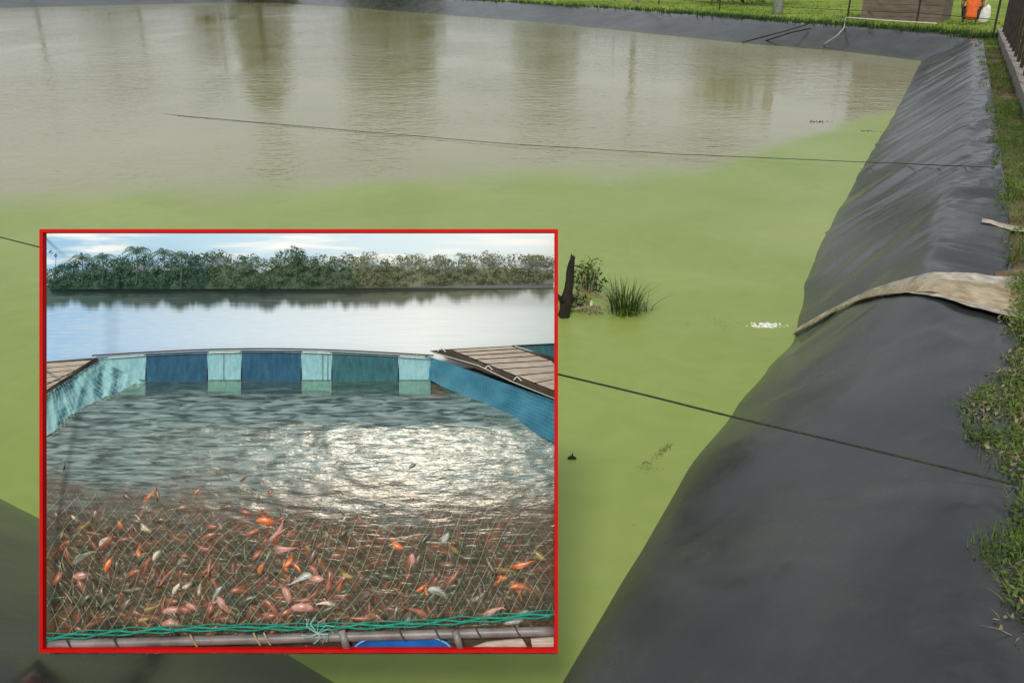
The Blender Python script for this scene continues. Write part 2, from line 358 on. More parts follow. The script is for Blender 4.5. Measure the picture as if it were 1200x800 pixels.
liner('pond_liner', lf, 'black plastic liner on the bank far out along the open water', .8)
liner('pond_liner', near, 'smooth black plastic liner corner beneath the red framed fish cage display', .8)

loopW = [q[0] for q in rt] + [q[0] for q in far[1:]] + [q[0] for q in lf[1:]] + [q[0] for q in reversed(near)][1:]
loopE = [q[2] for q in rt] + [q[2] for q in far[1:]] + [q[2] for q in lf[1:]] + [q[2] for q in reversed(near)][1:]
loopH = [q[3] for q in rt] + [q[3] for q in far[1:]] + [q[3] for q in lf[1:]] + [q[3] for q in reversed(near)][1:]
loopC = [q[1] for q in rt] + [q[1] for q in far[1:]] + [q[1] for q in lf[1:]] + [q[1] for q in reversed(near)][1:]

# water: one sheet reaching a little under the liner
mb = MB(); pts = [Wp + (Cp-Wp)*.06 for Wp, Cp in zip(loopW, loopC)]
mb.add([(p.x, p.y, 0) for p in pts], [tuple(range(len(pts)))])
wat = mb.build('pond_water', M['water'], base=(0, 20, 0)); tag(wat, 'pond water, algae green at the near end and murky grey beyond', 'water', kind='structure')
bm = bmesh.new(); bm.from_mesh(wat.data); bmesh.ops.triangulate(bm, faces=bm.faces[:]); bm.to_mesh(wat.data); bm.free()
if wat.data.polygons[0].normal.z < 0: wat.data.flip_normals()
# ground sheet with the pond cut out, out to the horizon
mb = MB(); rows = []; cen = Vector((-8, 30, 0))
for k, (f, dz) in enumerate(((-.10, -.05), (.5, -.035), (1.2, -.03), (3, 0), (10, 0), (60, 0), (900, 0))):
    r = []
    for e, c, h in zip(loopE, loopC, loopH):
        d = (e-c).normalized()
        if f < 3: p = e + d*f
        else: p = e + (e-cen).normalized()*f
        zz = h + dz if f < 8 else .62 + (.02 if f > 50 else 0)
        p = Vector((p.x, p.y, zz + (.02*nz(p.x*1.5, p.y*1.5) if .3 < f < 20 else 0))); r.append(p)
    rows.append(r + [r[0]])
mb.grid(rows)
g = mb.build('ground', M['ground'], smooth=True); tag(g, 'grassy and earthy ground around the pond', 'ground', kind='structure')
bm = bmesh.new(); bm.from_mesh(g.data); bmesh.ops.recalc_face_normals(bm, faces=bm.faces[:])
if sum(f.normal.z for f in bm.faces) < 0: bmesh.ops.reverse_faces(bm, faces=bm.faces[:])
bm.to_mesh(g.data); bm.free()

# ---------------------------------------------------------------- runoff channel over the crest
def liner_z(s, o):
    W0 = lerp_tab(W_TAB, s); C0 = lerp_tab(C_TAB, s); h = crest_h(s); d = (o-W0)/(C0-W0); k = .045
    return (h*(d - k*math.log(1+math.exp(min(40, (d-1)/k)))) if d > 0 else h*d*1.3) - (.13*hump(s)*min(.4, max(0, o-C0-.02)))
ch = empty('runoff_channel', so(5.6, .1, .75), 'sandy beige runoff channel sheet folded over the black liner crest', 'channel')
def strip(o0, o1, nseg, cen_f, wid_f, lift, mat, name, edge_up=.03, seed=0):
    mb = MB(); rows = []
    for i in range(nseg+1):
        o = o0 + (o1-o0)*i/nseg; cs = cen_f(o); wd = wid_f(o); row = []
        for j in range(13):
            t = j/12*2-1; s = cs + wd*t*.5*(1+.05*nz(o*11, seed + (3 if t > 0 else 8)))
            e = edge_up*max(0, abs(t)-.55)/.45*(1+.6*nz(o*6, t*2, seed)) + .005*nz(s*11+seed, o*8) + .002*nz(s*30, o*26, seed) + lift
            row.append(so(s, o, max(liner_z(s, o), crest_h(s) - .04 if o > .40 else -1) + e + .022))
        rows.append(row)
    mb.grid(rows); n0 = len(mb.v)
    return mb.build(name, mat, ch, smooth=True)
CH_C = [(-.70, 5.68), (-.45, 5.55), (-.32, 5.42), (-.15, 5.10), (.0, 4.82), (.10, 4.70), (.28, 4.69), (.5, 4.76), (1.2, 4.95)]
CH_W = [(-.70, .05), (-.32, .13), (-.1, .22), (.05, .30), (.28, .56), (.5, .72), (1.2, .9)]
def lin(tab, x):
    if x <= tab[0][0]: return tab[0][1]
    for (a, b), (c, d) in zip(tab, tab[1:]):
        if x <= c: return b + (d-b)*(x-a)/(c-a)
    return tab[-1][1]
def ccen(o): return sum(lin(CH_C, o+q) for q in (-.08, -.04, 0, .04, .08))/5 + .025*nz(o*5, 9)
def cwid(o): return sum(lin(CH_W, o+q) for q in (-.08, -.04, 0, .04, .08))/5 + .03*nz(o*6, 2)
strip(-.70, 1.0, 90, ccen, cwid, -.008, M['sheet'], 'channel_sheet', .012)
strip(-.68, 1.05, 90, lambda o: ccen(o)-.02+.03*nz(o*7, 4), lambda o: cwid(o)*(.66+.25*nz(o*5, 8)), .008, M['mud'], 'muddy_water', -.012, 5)
mb = MB(); rows = []
for i in range(12):
    o = .32 + i*.05; s0 = 6.22 - .008*i + .03*nz(i*.4); row = []
    for j in range(7):
        t = j/6*2-1; sx = s0 + t*(.03 + .005*i); row.append(so(sx, o, max(liner_z(sx, o), .70) + .016*(1-t*t) + .012 + .006*nz(i*.7, j)))
    rows.append(row)
mb.grid(rows)
tag(mb.build('silt_fan', M['sheet'], smooth=True), 'small pale tongue of silt washed onto the liner edge', 'silt')

# foam where the runoff drops in
mb = MB(); fp = P(898, 381, 0)
for k in range(70):
    a = random.uniform(0, 2*PI); r = random.random()**.6
    c = fp + Vector((math.cos(a)*r*.16, math.sin(a)*r*.055, .0)); rr = random.uniform(.006, .02)*(1.2-r)
    vs_, fs_ = [], []
    for i in range(4):
        ph = PI/2*i/3
        for j in range(8): vs_.append(c + Vector((math.cos(j*PI/4)*math.cos(ph)*rr*1.4, math.sin(j*PI/4)*math.cos(ph)*rr*1.4, math.sin(ph)*rr*.8 - .001)))
    fs_ = [(i*8+j, i*8+(j+1) % 8, (i+1)*8+(j+1) % 8, (i+1)*8+j) for i in range(3) for j in range(8)]
    mb.add(vs_, fs_)
tag(mb.build('foam_patch', M['foam'], smooth=True), 'white foam floating on green water off the runoff channel', 'foam', kind='stuff')

# floating clots, specks
def clot(name, pix, a, b, rot, label, mat='scum', n=60, h=.012, cat='algae clump'):
    mb = MB(); c0 = P(*pix, 0)
    for k in range(n):
        u = random.gauss(0, .38); v = random.gauss(0, .33); x = u*a; y = v*b
        c = c0 + Vector((x*math.cos(rot)-y*math.sin(rot), x*math.sin(rot)+y*math.cos(rot), 0)); r = random.uniform(.004, .012)*min(1, a*4)
        m_ = 6; ring = [c + Vector((math.cos(2*PI*j/m_)*r*random.uniform(.6, 1.4), math.sin(2*PI*j/m_)*r*random.uniform(.5, 1.2), -.002)) for j in range(m_)]
        mb.add(ring + [c + Vector((0, 0, h*random.uniform(.3, 1)))], [(j, (j+1) % m_, m_) for j in range(m_)])
    return tag(mb.build(name, M[mat], smooth=True), label, cat, kind='stuff')
clot('algae_clump', (777, 528), .14, .035, .9, 'elongated dark green algae clump floating beside the black liner', n=260, h=.005)
clot('algae_clump', (757, 549), .07, .05, .2, 'ragged brownish algae clump with a pale stem', n=130, h=.005)
clot('algae_clump', (742, 615), .02, .012, 0, 'tiny dark algae speck on smooth green water', n=12)
clot('leaf_litter', (958, 143), .30, .14, .1, 'dark drifting leaf litter at the edge of the algae', 'stump', 40, .02, 'litter')
clot('leaf_litter', (1017, 154), .26, .12, .1, 'small dark litter near the liner waterline', 'stump', 26, .02, 'litter')
clot('algae_clump', (850, 378), .28, .20, .1, 'faint darker green algae patch beside the foam', 'scum', 50, .003)['kind'] = 'stuff'
mb = MB(); c = P(670, 538, 0); mb.tube([c+Vector((-.02, 0, .006)), c+Vector((.0, .004, .012)), c+Vector((.022, 0, .006))], [.006, .011, .005], 8); mb.tube([c+Vector((0, 0, .01)), c+Vector((.004, .004, .034))], [.005, .003], 6)
tag(mb.build('bark_chip', M['stump'], smooth=True), 'black bark chip floating close beside the red frame', 'bark chip')
mb = MB(); c = P(757, 543, .004); mb.tube([c+Vector((-.018, 0, .003)), c+Vector((0, .006, .010)), c+Vector((.028, -.004, .004))], .0025, 5)
tag(mb.build('dead_stem', M['twig'], smooth=True), 'pale dead stem on the ragged brownish algae clump', 'stem')

# ---------------------------------------------------------------- plants standing in the water
def blades(mb, c, n, hgt, rad, wid, lean=.5, mi=0):
    for k in range(n):
        a = random.uniform(0, 2*PI); r = rad*math.sqrt(random.random()); b = c + Vector((math.cos(a)*r, math.sin(a)*r, -.01))
        a2 = a + random.uniform(-1, 1); L = hgt*random.uniform(.45, 1); ln = lean*random.uniform(.1, 1); wd = wid*random.uniform(.6, 1.2)
        d = Vector((math.cos(a2), math.sin(a2), 0)); sd_ = Vector((-d.y, d.x, 0))*wd
        pts = [b + d*(ln*L*t*t) + Vector((0, 0, L*t*(1-.25*ln*t))) for t in (0, .35, .7, 1)]
        vs_ = []
        for p_, f in zip(pts, (1, .9, .55, .06)): vs_ += [p_-sd_*f, p_+sd_*f]
        mb.add(vs_, [(0, 1, 3, 2), (2, 3, 5, 4), (4, 5, 7, 6)], mi)
c = P(732, 366, 0)
gt = empty('grass_tuft', c, 'spiky green grass tuft growing out of the algae water', 'grass tuft')
mb = MB(); blades(mb, c, 170, .29, .10, .0035, .75); mb.build('blades', M['weed_dark'], gt)
mb = MB(); blades(mb, c, 60, .24, .12, .003, 1.3); mb.build('outer_blades', M['grass'], gt)
mb = MB(); blades(mb, c + Vector((.17, .02, 0)), 10, .2, .03, .003, 1.6); mb.build('stray_blades', M['weed_dark'], gt)
mb = MB(); blades(mb, c, 40, .22, .13, .0028, 1.8); mb.build('dead_blades', M['twig'], gt)
def leaf_quads(mb, c, n, rad, size, zsc=.6, mi=0, up=.4):
    for k in range(n):
        d = Vector((random.gauss(0, 1), random.gauss(0, 1), random.gauss(0, 1)*zsc)); d = d.normalized()*(random.random()**.5)
        p = c + Vector((d.x*rad, d.y*rad, d.z*rad*zsc)); L = size*random.uniform(.6, 1.3)
        nrm = (Vector((random.gauss(0, 1), random.gauss(0, 1), random.gauss(0, 1)+up))).normalized(); u = nrm.orthogonal().normalized(); u.rotate(Matrix.Rotation(random.uniform(0, 6.28), 3, nrm)); v = nrm.cross(u)
        mb.add([p-u*L, p+v*L*.45+nrm*L*.12, p+u*L, p-v*L*.45+nrm*L*.12], [(0, 1, 2, 3)], mi)
c = P(688, 345, 0)
wd = empty('water_weed', c, 'broad leaved weed clump with dead twigs beside the leaning stump', 'weed')
mb = MB(); leaf_quads(mb, c + Vector((0, .08, .10)), 200, .15, .022, .9); mb.build('leaves', M['weed_dark'], wd)
mb = MB(); leaf_quads(mb, c + Vector((.02, .06, .20)), 70, .10, .018, 1); mb.build('top_leaves', M['weed'], wd)
for k in range(6):
    mb = MB(); a = k*1.1; mb.tube([c + Vector((math.cos(a)*.03, math.sin(a)*.03, -.02)), c + Vector((math.cos(a)*.05, math.sin(a)*.05, .1)), c + Vector((math.cos(a)*.08, math.sin(a)*.07+.03, .2))], [.005, .004, .002], 5); mb.build('stem', M['twig'], wd)
for (x0, y0), (x1, y1), r in (((662, 350), (712, 346), .008), ((668, 364), (708, 366), .010), ((690, 343), (712, 352), .006)):
    mb = MB(); a, b = P(x0, y0, .01), P(x1, y1, .02); mb.tube([a, a.lerp(b, .4)+Vector((0, 0, .03)), b], [r, r*.9, r*.5], 6); mb.build('twig', M['twig'], wd)
mb = MB(); leaf_quads(mb, P(672, 352, .02), 160, .13, .016, .35); mb.build('dead_leaves', M['stump'], wd)
mb = MB(); leaf_quads(mb, P(692, 362, .01), 90, .11, .014, .25); mb.build('brown_debris', M['twig'], wd)
mb = MB(); blades(mb, P(690, 338, 0), 45, .30, .06, .003, .9); mb.build('grass_blades', M['weed_dark'], wd)
mb = MB(); q = P(693, 356, .03); mb.slab([q+Vector((-.012, 0, -.02)), q+Vector((.014, 0, -.024)), q+Vector((.010, 0, .016)), q+Vector((-.006, .004, .028))], (0, .006, 0))
mb.build('pale_flake', M['foam'], wd)
mb = MB(); b = P(663, 372, 0); rows = []
for i in range(26):
    v = i/25; cz = -.2 + .64*v; cx = -.012 + .075*max(0, v-.2)**1.3; rr = (.052 - .030*v)*(1 if v < .93 else .75)
    rows.append([b + Vector((cx + math.cos(a)*rr*(1 + .55*nz(math.cos(a)*2.2, math.sin(a)*2.2, v*5)), .06*v + math.sin(a)*rr*(1 + .55*nz(math.cos(a)*2.2+4, math.sin(a)*2.2, v*5)), cz + (.05*nz(math.cos(a)*3, math.sin(a)*3, 2) if i == 25 else 0))) for a in [2*PI*k/14 for k in range(15)]])
rows.append([b + Vector((.055, .06, .40))]*15)
mb.grid(rows); mb.tube([b+Vector((-.02, 0, .12)), b+Vector((-.07, .02, .17)), b+Vector((-.10, .03, .25))], [.018, .013, .006], 7)
tag(mb.build('tree_stump', M['stump'], smooth=True), 'black rotten stump leaning out of the water behind red frame', 'stump')

# ---------------------------------------------------------------- lines across the pond
def rope(name, pts, r, mat, label, sag=0):
    mb = MB(); q = [Vector(p) for p in pts]; out = []
    for a, b in zip(q, q[1:]):
        n = max(4, int((b-a).length/.12))
        for i in range(n):
            u = i/n; out.append(a.lerp(b, u) + Vector((0, 0, -sag*4*u*(1-u) + .006*nz(len(out)*.2, 3))))
    out.append(q[-1]); mb.tube(out, r, 5)
    return tag(mb.build(name, M[mat], smooth=True), label, 'rope')
rope('mooring_rope', [P(1192, 568, .80), P(-500, 150, .55)], .0042, 'rope', 'dark rope passing behind the red frame to the weedy liner edge', .03)
rope('mooring_rope', [P(1182, 197, .76), P(1135, 195, .78), P(1012, 190, .10), P(800, 181, .03), P(600, 169, .02), P(400, 152, .01), P(215, 136, .005), P(60, 118, -.05)], .0042, 'rope', 'slack thin line lying across open murky water and liner crest')
# ---------------------------------------------------------------- right verge: grass, weeds, kerb, fence
def bandstuff(name, s0, s1, o0, o1, n, fn, mat, label, cat):
    mb = MB()
    for k in range(n):
        s = random.uniform(s0, s1); o = random.uniform(o0, o1); fn(mb, s, o)
    return tag(mb.build(name, mat), label, cat, kind='stuff')
def gr(mb, s, o):
    e = lerp_tab(V_TAB, s)
    if o < e - .02 + .12*nz(s*2.2, 1) or nz(s*1.3, o*2.4, 7) < .0: return
    blades(mb, so(s, o, crest_h(s)-.05), 5, .09 + .05*random.random(), .05, .006, .9)
bandstuff('verge_grass', 4.5, 27, .25, 1.6, 5200, gr, M['verge'], 'short grass growing between the liner edge and the fence kerb', 'grass')
def wdq(mb, s, o):
    e = lerp_tab(V_TAB, s) + .03
    k = nz(s*1.35, 2.0, 5) + .35*nz(s*4, o*4, 1)
    if o < e - .02 - .10*k or k < -.36: return
    leaf_quads(mb, so(s, o, crest_h(s) + .0), 12, .06, .011, .6, 0, 1.0); blades(mb, so(s, o, crest_h(s)-.02), 3, .09, .05, .0022, 1.4)
bandstuff('creeping_weeds', 2.15, 5.1, .18, 1.0, 2300, wdq, M['weed'], 'creeping leafy weeds overhanging the liner edge beside the runoff', 'weeds')
bandstuff('creeping_weeds', 5.6, 13, .30, 1.0, 1500, wdq, M['weed'], 'leafy weeds along the liner crest beside the fence kerb', 'weeds')
def wclump(mb, s, o):
    if (s-2.45)**2/.09 + (o-.52)**2/.035 > 1 + .8*nz(s*6, o*6): return
    leaf_quads(mb, so(s, o, crest_h(s)), 12, .06, .011, .6, 0, 1.0); blades(mb, so(s, o, crest_h(s)-.02), 4, .10, .05, .0022, 1.3)
bandstuff('creeping_weeds', 2.1, 2.85, .3, .75, 520, wclump, M['weed'], 'separate leafy weed tuft on the liner edge past the rope end', 'weeds')
bandstuff('dead_leaves', 2.0, 5.2, .25, .9, 420, wdq, M['twig'], 'dry brown leaves among the creeping weeds by the liner edge', 'leaves')
# kerb under the fence, in cast lengths
kb = empty('fence_kerb', so(17, .86, .66), 'weathered concrete kerb under the dark post and wire fence', 'kerb')
s = 9.6
while s < 26:
    mb = MB(); L = 1.95
    rot = Matrix.Rotation(math.atan2(T.y, T.x), 3, 'Z')
    mb.box(so(s+L/2, .84, crest_h(s) + .02), (L, .14, .24), rot); mb.build('kerb_block', M['concrete'], kb); s += 2.0
fe = empty('post_fence', so(17, .90, .75), 'dark metal post and wire fence standing on the verge kerb', 'fence')
rot = Matrix.Rotation(math.atan2(T.y, T.x), 3, 'Z'); s = 8.6; pk = None
while s < 26.4:
    if pk is None:
        mb = MB(); mb.box(so(s, .86, crest_h(s) + 1.0), (.05, .05, 2.0), rot); pk = mb.build('fence_post', M['dark_metal'], fe); p0 = pk.location.copy(); s0 = s
    else:
        q = pk.copy(); C.objects.link(q); q.parent = fe; q.location = p0 + so(s, .86) - so(s0, .86) + Vector((0, 0, crest_h(s)-crest_h(s0)))
    s += 1.15
for zz in (.25, .55, .85, 1.15, 1.45, 1.75):
    mb = MB(); mb.tube([so(s_, .885, crest_h(s_) + zz + .01*nz(s_, zz)) for s_ in (8.5, 11, 14, 17, 20, 23, 26.4)], .006, 5); mb.build('wire', M['dark_metal'], fe)

# ---------------------------------------------------------------- far bank: weeds, fence, shed, post, hoses, dark lines
mb = MB()
for i in range(2600):
    k = random.random(); q = far[int(k*k*(len(far)-1))]
    e = q[2] + (q[2]-q[1]).normalized()*random.uniform(-.35, .55) + Vector((random.uniform(-.2, .2), random.uniform(-.2, .2), 0))
    blades(mb, Vector((e.x, e.y, q[3]-.04)), 4, .16+.12*random.random(), .08, .014, 1.0)
tag(mb.build('bank_grass', M['weed_dark']), 'dark ragged grass fringe along the far liner edge', 'grass', kind='stuff')
mb = MB()
for i in range(5000):
    x = random.uniform(-3, 16); y = 24 + random.random()*24
    d = 99
    fx = [q[2] for q in far[:120:6]]
    near_e = min(fx, key=lambda v: (v.x-x)**2 + (v.y-y)**2); side_ = (x-near_e.x)*.85 + (y-near_e.y)*.5
    if side_ < .6: continue
    blades(mb, Vector((x, y, .60)), 3, .07+.07*random.random(), .1, .016, 1.1)
tag(mb.build('field_grass', M['grass']), 'bright green grass of the field beyond the far bank', 'grass', kind='stuff')
ff = empty('wire_fence', P(993, 24, .6), 'thin dark post and wire fence along the far field', 'fence')
fp_ = [P(1165, 36, .66), P(1074, 27, .62), P(993, 22, .62), P(843, 12, .6), P(772, 6, .6)]
fp_.append(fp_[-1] + (fp_[-1]-fp_[-2])*.9); fp_.append(fp_[-1] + (fp_[-2]-fp_[-3]))
for q in fp_:
    mb = MB(); mb.tube([q+Vector((0, 0, -.2)), q+Vector((0, 0, 1.5))], .030, 6); mb.build('fence_post', M['dark_metal'], ff)
for zz in (.28, .8, 1.35):
    mb = MB(); mb.tube([q + Vector((0, -.04, zz + .02*math.sin(i*2))) for i, q in enumerate(fp_)], .010, 5); mb.build('wire', M['dark_metal'], ff)
mb = MB(); b = P(911, 17, .6); mb.tube([b+Vector((0, 0, -.2)), b+Vector((0, 0, .2)), b+Vector((.02, 0, 2.6))], [.21, .19, .17], 10)
tag(mb.build('concrete_post', M['grey_post'], smooth=True), 'thick grey concrete post standing on the far grass', 'post')
# shed: brown board wall in planks
a, b = P(1004, 24, .62), P(1100, 27, .62); b.z = a.z = .55
dx = (b-a).normalized(); bk = Vector((-dx.y, dx.x, 0)); bk = bk if bk.y > 0 else -bk
sh = empty('shed', a.lerp(b, .5) + bk*1.0, 'low brown board shed standing behind the wire fence', 'shed')
a = a + bk*.4; b = b + bk*.4; Ls = (b-a).length; rz = Matrix.Rotation(math.atan2(dx.y, dx.x), 3, 'Z')
mb = MB(); mb.box(a + dx*Ls/2 + bk*1.1 + Vector((0, 0, 1.0)), (Ls-.06, 2.0, 2.0), rz); mb.build('shed_body', M['wall_brown'], sh)
for k in range(11):
    mb = MB(); mb.box(a + dx*Ls/2 + bk*(.085+.004*(k % 3)) + Vector((0, 0, .1 + k*.19)), (Ls, .03, .182), rz); mb.build('plank', M['wall_brown'], sh)
mb = MB(); mb.box(a + dx*Ls/2 + bk*1.05 + Vector((0, 0, 2.16)), (Ls+.5, 2.7, .06), rz @ Matrix.Rotation(.08, 3, 'X')); mb.build('roof', M['roof_rust'], sh)
rope('bank_tube', [P(1098, 28, .66), P(1040, 24.5, .68), P(992, 21, .70)], .028, 'pipe_white', 'long pale pipe lying along the grass before the shed')['category'] = 'pipe'
rope('bank_tube', [P(991, 21, .68), P(989, 33, .60), P(982, 41, .42), P(966, 52, .14), P(962, 58, -.03)], .020, 'rope_pale', 'pale hose running down the far liner into the pond')['category'] = 'hose'
for d0, lab in ((0, 'dark line slanting down the far liner, upper of the pair'), (13, 'dark line slanting down the far liner, lower of the pair')):
    rope('bank_tube', [P(946+d0*.3, 29+d0*.35, .60), P(915+d0, 38, .42), P(870+d0*1.6, 50, .03)], .022, 'dark_metal', lab)['category'] = 'hose'  # two thin dark tubes laid down the far liner

# person crouching at the far corner, white sack on a stick beside
pc = P(1136, 27, .66)
def skinmesh(name, joints, edges, mat, parent):
    me = bpy.data.meshes.new(name); me.from_pydata([j[0] for j in joints], edges, []); o = bpy.data.objects.new(name, me); C.objects.link(o); o.parent = parent
    me.materials.append(mat)
    md = o.modifiers.new('skin', 'SKIN'); ss = o.modifiers.new('sub', 'SUBSURF'); ss.levels = 2; ss.render_levels = 2
    if not me.skin_vertices: 
        bm = bmesh.new(); bm.from_mesh(me); bm.verts.layers.skin.verify(); bm.to_mesh(me); bm.free()
    for sv, j in zip(me.skin_vertices[0].data, joints): sv.radius = (j[1], j[2] if len(j) > 2 else j[1])
    me.skin_vertices[0].data[0].use_root = True
    md.use_smooth_shade = True
    return o
pc = pc + Vector((0, 0, -.02)); pe = empty('person', pc, 'person in an orange shirt crouching on the grass at the pond corner', 'person')
J = [((0, .05, .26), .15, .13), ((0, .02, .45), .145, .11), ((0, -.03, .66), .17, .12), ((0, -.05, .80), .08), ((0, -.07, .88), .055), ((0, -.09, .99), .095, .10), ((0, -.09, 1.10), .085, .09),
     ((.20, -.04, .74), .06), ((.27, -.10, .50), .046), ((.22, -.28, .34), .036), ((.20, -.34, .31), .04, .02),
     ((-.20, -.04, .74), .06), ((-.27, -.10, .50), .046), ((-.22, -.28, .34), .036), ((-.20, -.34, .31), .04, .02),
     ((.12, .0, .25), .09), ((.19, -.32, .42), .065), ((.17, -.18, .08), .048), ((.18, -.36, .03), .035),
     ((-.12, .0, .25), .09), ((-.19, -.32, .42), .065), ((-.17, -.18, .08), .048), ((-.18, -.36, .03), .035)]
for sgn, w_ in ((1, 10), (-1, 14)):
    for k, ln in enumerate((.055, .075, .08, .075, .06)):
        bx = sgn*.20; J.append(((bx + (k-2)*.02, -.37 - (0 if k else -.02), .30), .011)); J.append(((bx + (k-2)*.024, -.37-ln*.7, .27), .009))
E_ = [(0, 1), (1, 2), (2, 3), (3, 4), (4, 5), (5, 6), (2, 7), (7, 8), (8, 9), (9, 10), (2, 11), (11, 12), (12, 13), (13, 14), (0, 15), (15, 16), (16, 17), (17, 18), (0, 19), (19, 20), (20, 21), (21, 22)]
for h_, base in ((10, 23), (14, 33)):
    for k in range(5): E_ += [(h_, base+2*k), (base+2*k, base+2*k+1)]
skinmesh('body', J, E_, M['skin'], pe)
SH = [((0, .07, .08), .19, .14), ((0, .05, .24), .205, .16), ((0, .02, .42), .168, .135), ((0, -.03, .66), .19, .14), ((0, -.05, .77), .10), ((.20, -.04, .745), .078), ((.255, -.08, .58), .066), ((-.20, -.04, .745), .078), ((-.255, -.08, .58), .066)]
skinmesh('shirt', SH, [(0, 1), (1, 2), (2, 3), (3, 4), (3, 5), (5, 6), (3, 7), (7, 8)], M['shirt'], pe)
TR = [((0, .05, .24), .16, .14), ((.12, .0, .25), .10), ((.19, -.32, .42), .076), ((.17, -.20, .12), .06), ((-.12, .0, .25), .10), ((-.19, -.32, .42), .076), ((-.17, -.20, .12), .06)]
skinmesh('trousers', TR, [(0, 1), (1, 2), (2, 3), (0, 4), (4, 5), (5, 6)], M['cloth_dark'], pe)
skinmesh('hair', [((0, -.04, 1.06), .095), ((0, -.06, 1.14), .085), ((0, -.02, .98), .06)], [(0, 1), (0, 2)], M['hair'], pe)
def head_bit(name, loc, r, mat):
    mb = MB(); rows = []
    for i in range(7):
        ph = -PI/2 + PI*i/6; rows.append([Vector((math.cos(a)*math.cos(ph)*r[0], math.sin(a)*math.cos(ph)*r[1], math.sin(ph)*r[2])) + Vector(loc) + pc for a in [2*PI*j/8 for j in range(9)]])
    mb.grid(rows); mb.build(name, mat, pe, smooth=True)
head_bit('eye', (.035, -.185, 1.03), (.014, .01, .009), M['hair']); head_bit('eye', (-.035, -.185, 1.03), (.014, .01, .009), M['hair'])
head_bit('nose', (0, -.20, .995), (.014, .02, .022), M['skin']); head_bit('mouth', (0, -.185, .955), (.028, .008, .007), M['cloth_dark'])
head_bit('ear', (.10, -.09, 1.01), (.014, .02, .032), M['skin']); head_bit('ear', (-.10, -.09, 1.01), (.014, .02, .032), M['skin'])
pe.rotation_euler = (0, 0, PI - .42); pe.scale = (1.1, 1.1, 1.1)
sb_ = P(1151, 26, .66)
sk = empty('sack', sb_, 'white sack slumped against a pale stick beside the orange shirted person', 'sack')
mb = MB(); rows = []
for i in range(12):
    v = i/11; r = .19*math.sin(PI*min(1, .25+.75*v))**.6*(1-.35*v) + .02
    rows.append([sb_ + Vector((math.cos(a)*r*(1+.18*nz(math.cos(a)*2, math.sin(a)*2, v*4)) + .08*v, math.sin(a)*r*.8, .02 + v*.5 + .03*nz(a, v*5))) for a in [2*PI*j/14 for j in range(15)]])
mb.grid(rows); mb.build('bag', M['sack'], sk, smooth=True)
mb = MB(); mb.tube([sb_+Vector((-.22, -.05, -.05)), sb_+Vector((.06, .05, .75))], [.022, .018], 6); mb.build('stick', M['pipe_white'], sk)

# ---------------------------------------------------------------- trees and poles beyond the far bank (seen mirrored in the water)
def tree(base, hgt, rad, label, nl=2600, trunk_h=.10, lean=0):
    r = empty('tree', base, label, 'tree', None); b = Vector(base)
    mb = MB(); top = b + Vector((lean, 0, hgt*.75)); mb.tube([b+Vector((0, 0, -.3)), b+Vector((lean*.2, 0, hgt*trunk_h)), top], [hgt*.03, hgt*.022, hgt*.006], 8)
    cl = []
    for k in range(26):
        a = random.uniform(0, 2*PI); rr = rad*random.uniform(.1, .8); zz = hgt*random.uniform(trunk_h+.06, .93)
        c = b + Vector((lean*zz/hgt + math.cos(a)*rr*(1.15-zz/hgt*.6), math.sin(a)*rr*(1.15-zz/hgt*.6), zz)); cl.append(c)
        st = b + Vector((lean*.3, 0, hgt*trunk_h*random.uniform(.8, 1.5))); mb.tube([st, st.lerp(c, .55)+Vector((0, 0, -.1)), c], [hgt*.010, hgt*.007, hgt*.002], 5)
    mb.build('trunk', M['bark'], r, smooth=True)
    mb = MB()
    for c in cl: leaf_quads(mb, c, nl//13, rad*random.uniform(.30, .5), hgt*.026, .8)
    mb.build('crown', M['leaf'], r); return r
def beyond(px, dist): d = ray(px, 0); k = dist/d.y; return Vector((d.x*k, dist, .6))
tree(beyond(303, 70), 7.6, 2.6, 'dense round tree beyond the pond behind the far liner', 3400, .08)
tree(beyond(450, 66), 6.6, 3.9, 'broad spreading tree standing beyond the far bank', 3400)
tree(beyond(492, 70), 5.6, 2.2, 'narrower tree beside the broad tree beyond the bank', 2000)
tree(beyond(640, 58), 4.6, 3.0, 'loose low tree behind the far field', 2400)
tree(beyond(240, 78), 4.6, 3.4, 'small bushy tree far across the open water', 1800, .06)
tree(beyond(125, 76), 3.6, 3.6, 'low shrubby tree far across the open water', 1600, .05)
tree(beyond(870, 44), 3.9, 3.4, 'leafy tree behind the thick grey post', 2400)
for px, ds, h_ in ((40, 66, 4.5), (160, 70, 4.2), (255, 71, 5.0), (745, 46, 5.0)):
    b = beyond(px, ds); mb = MB(); mb.tube([b+Vector((0, 0, -.3)), b+Vector((0, 0, h_))], [.14, .10], 8); mb.box(b + Vector((0, 0, h_-.3)), (1.1, .1, .1))
    tag(mb.build('utility_pole', M['grey_post']), 'plain grey utility pole with a short crossarm beyond the far bank', 'pole', 'poles beyond the far bank')
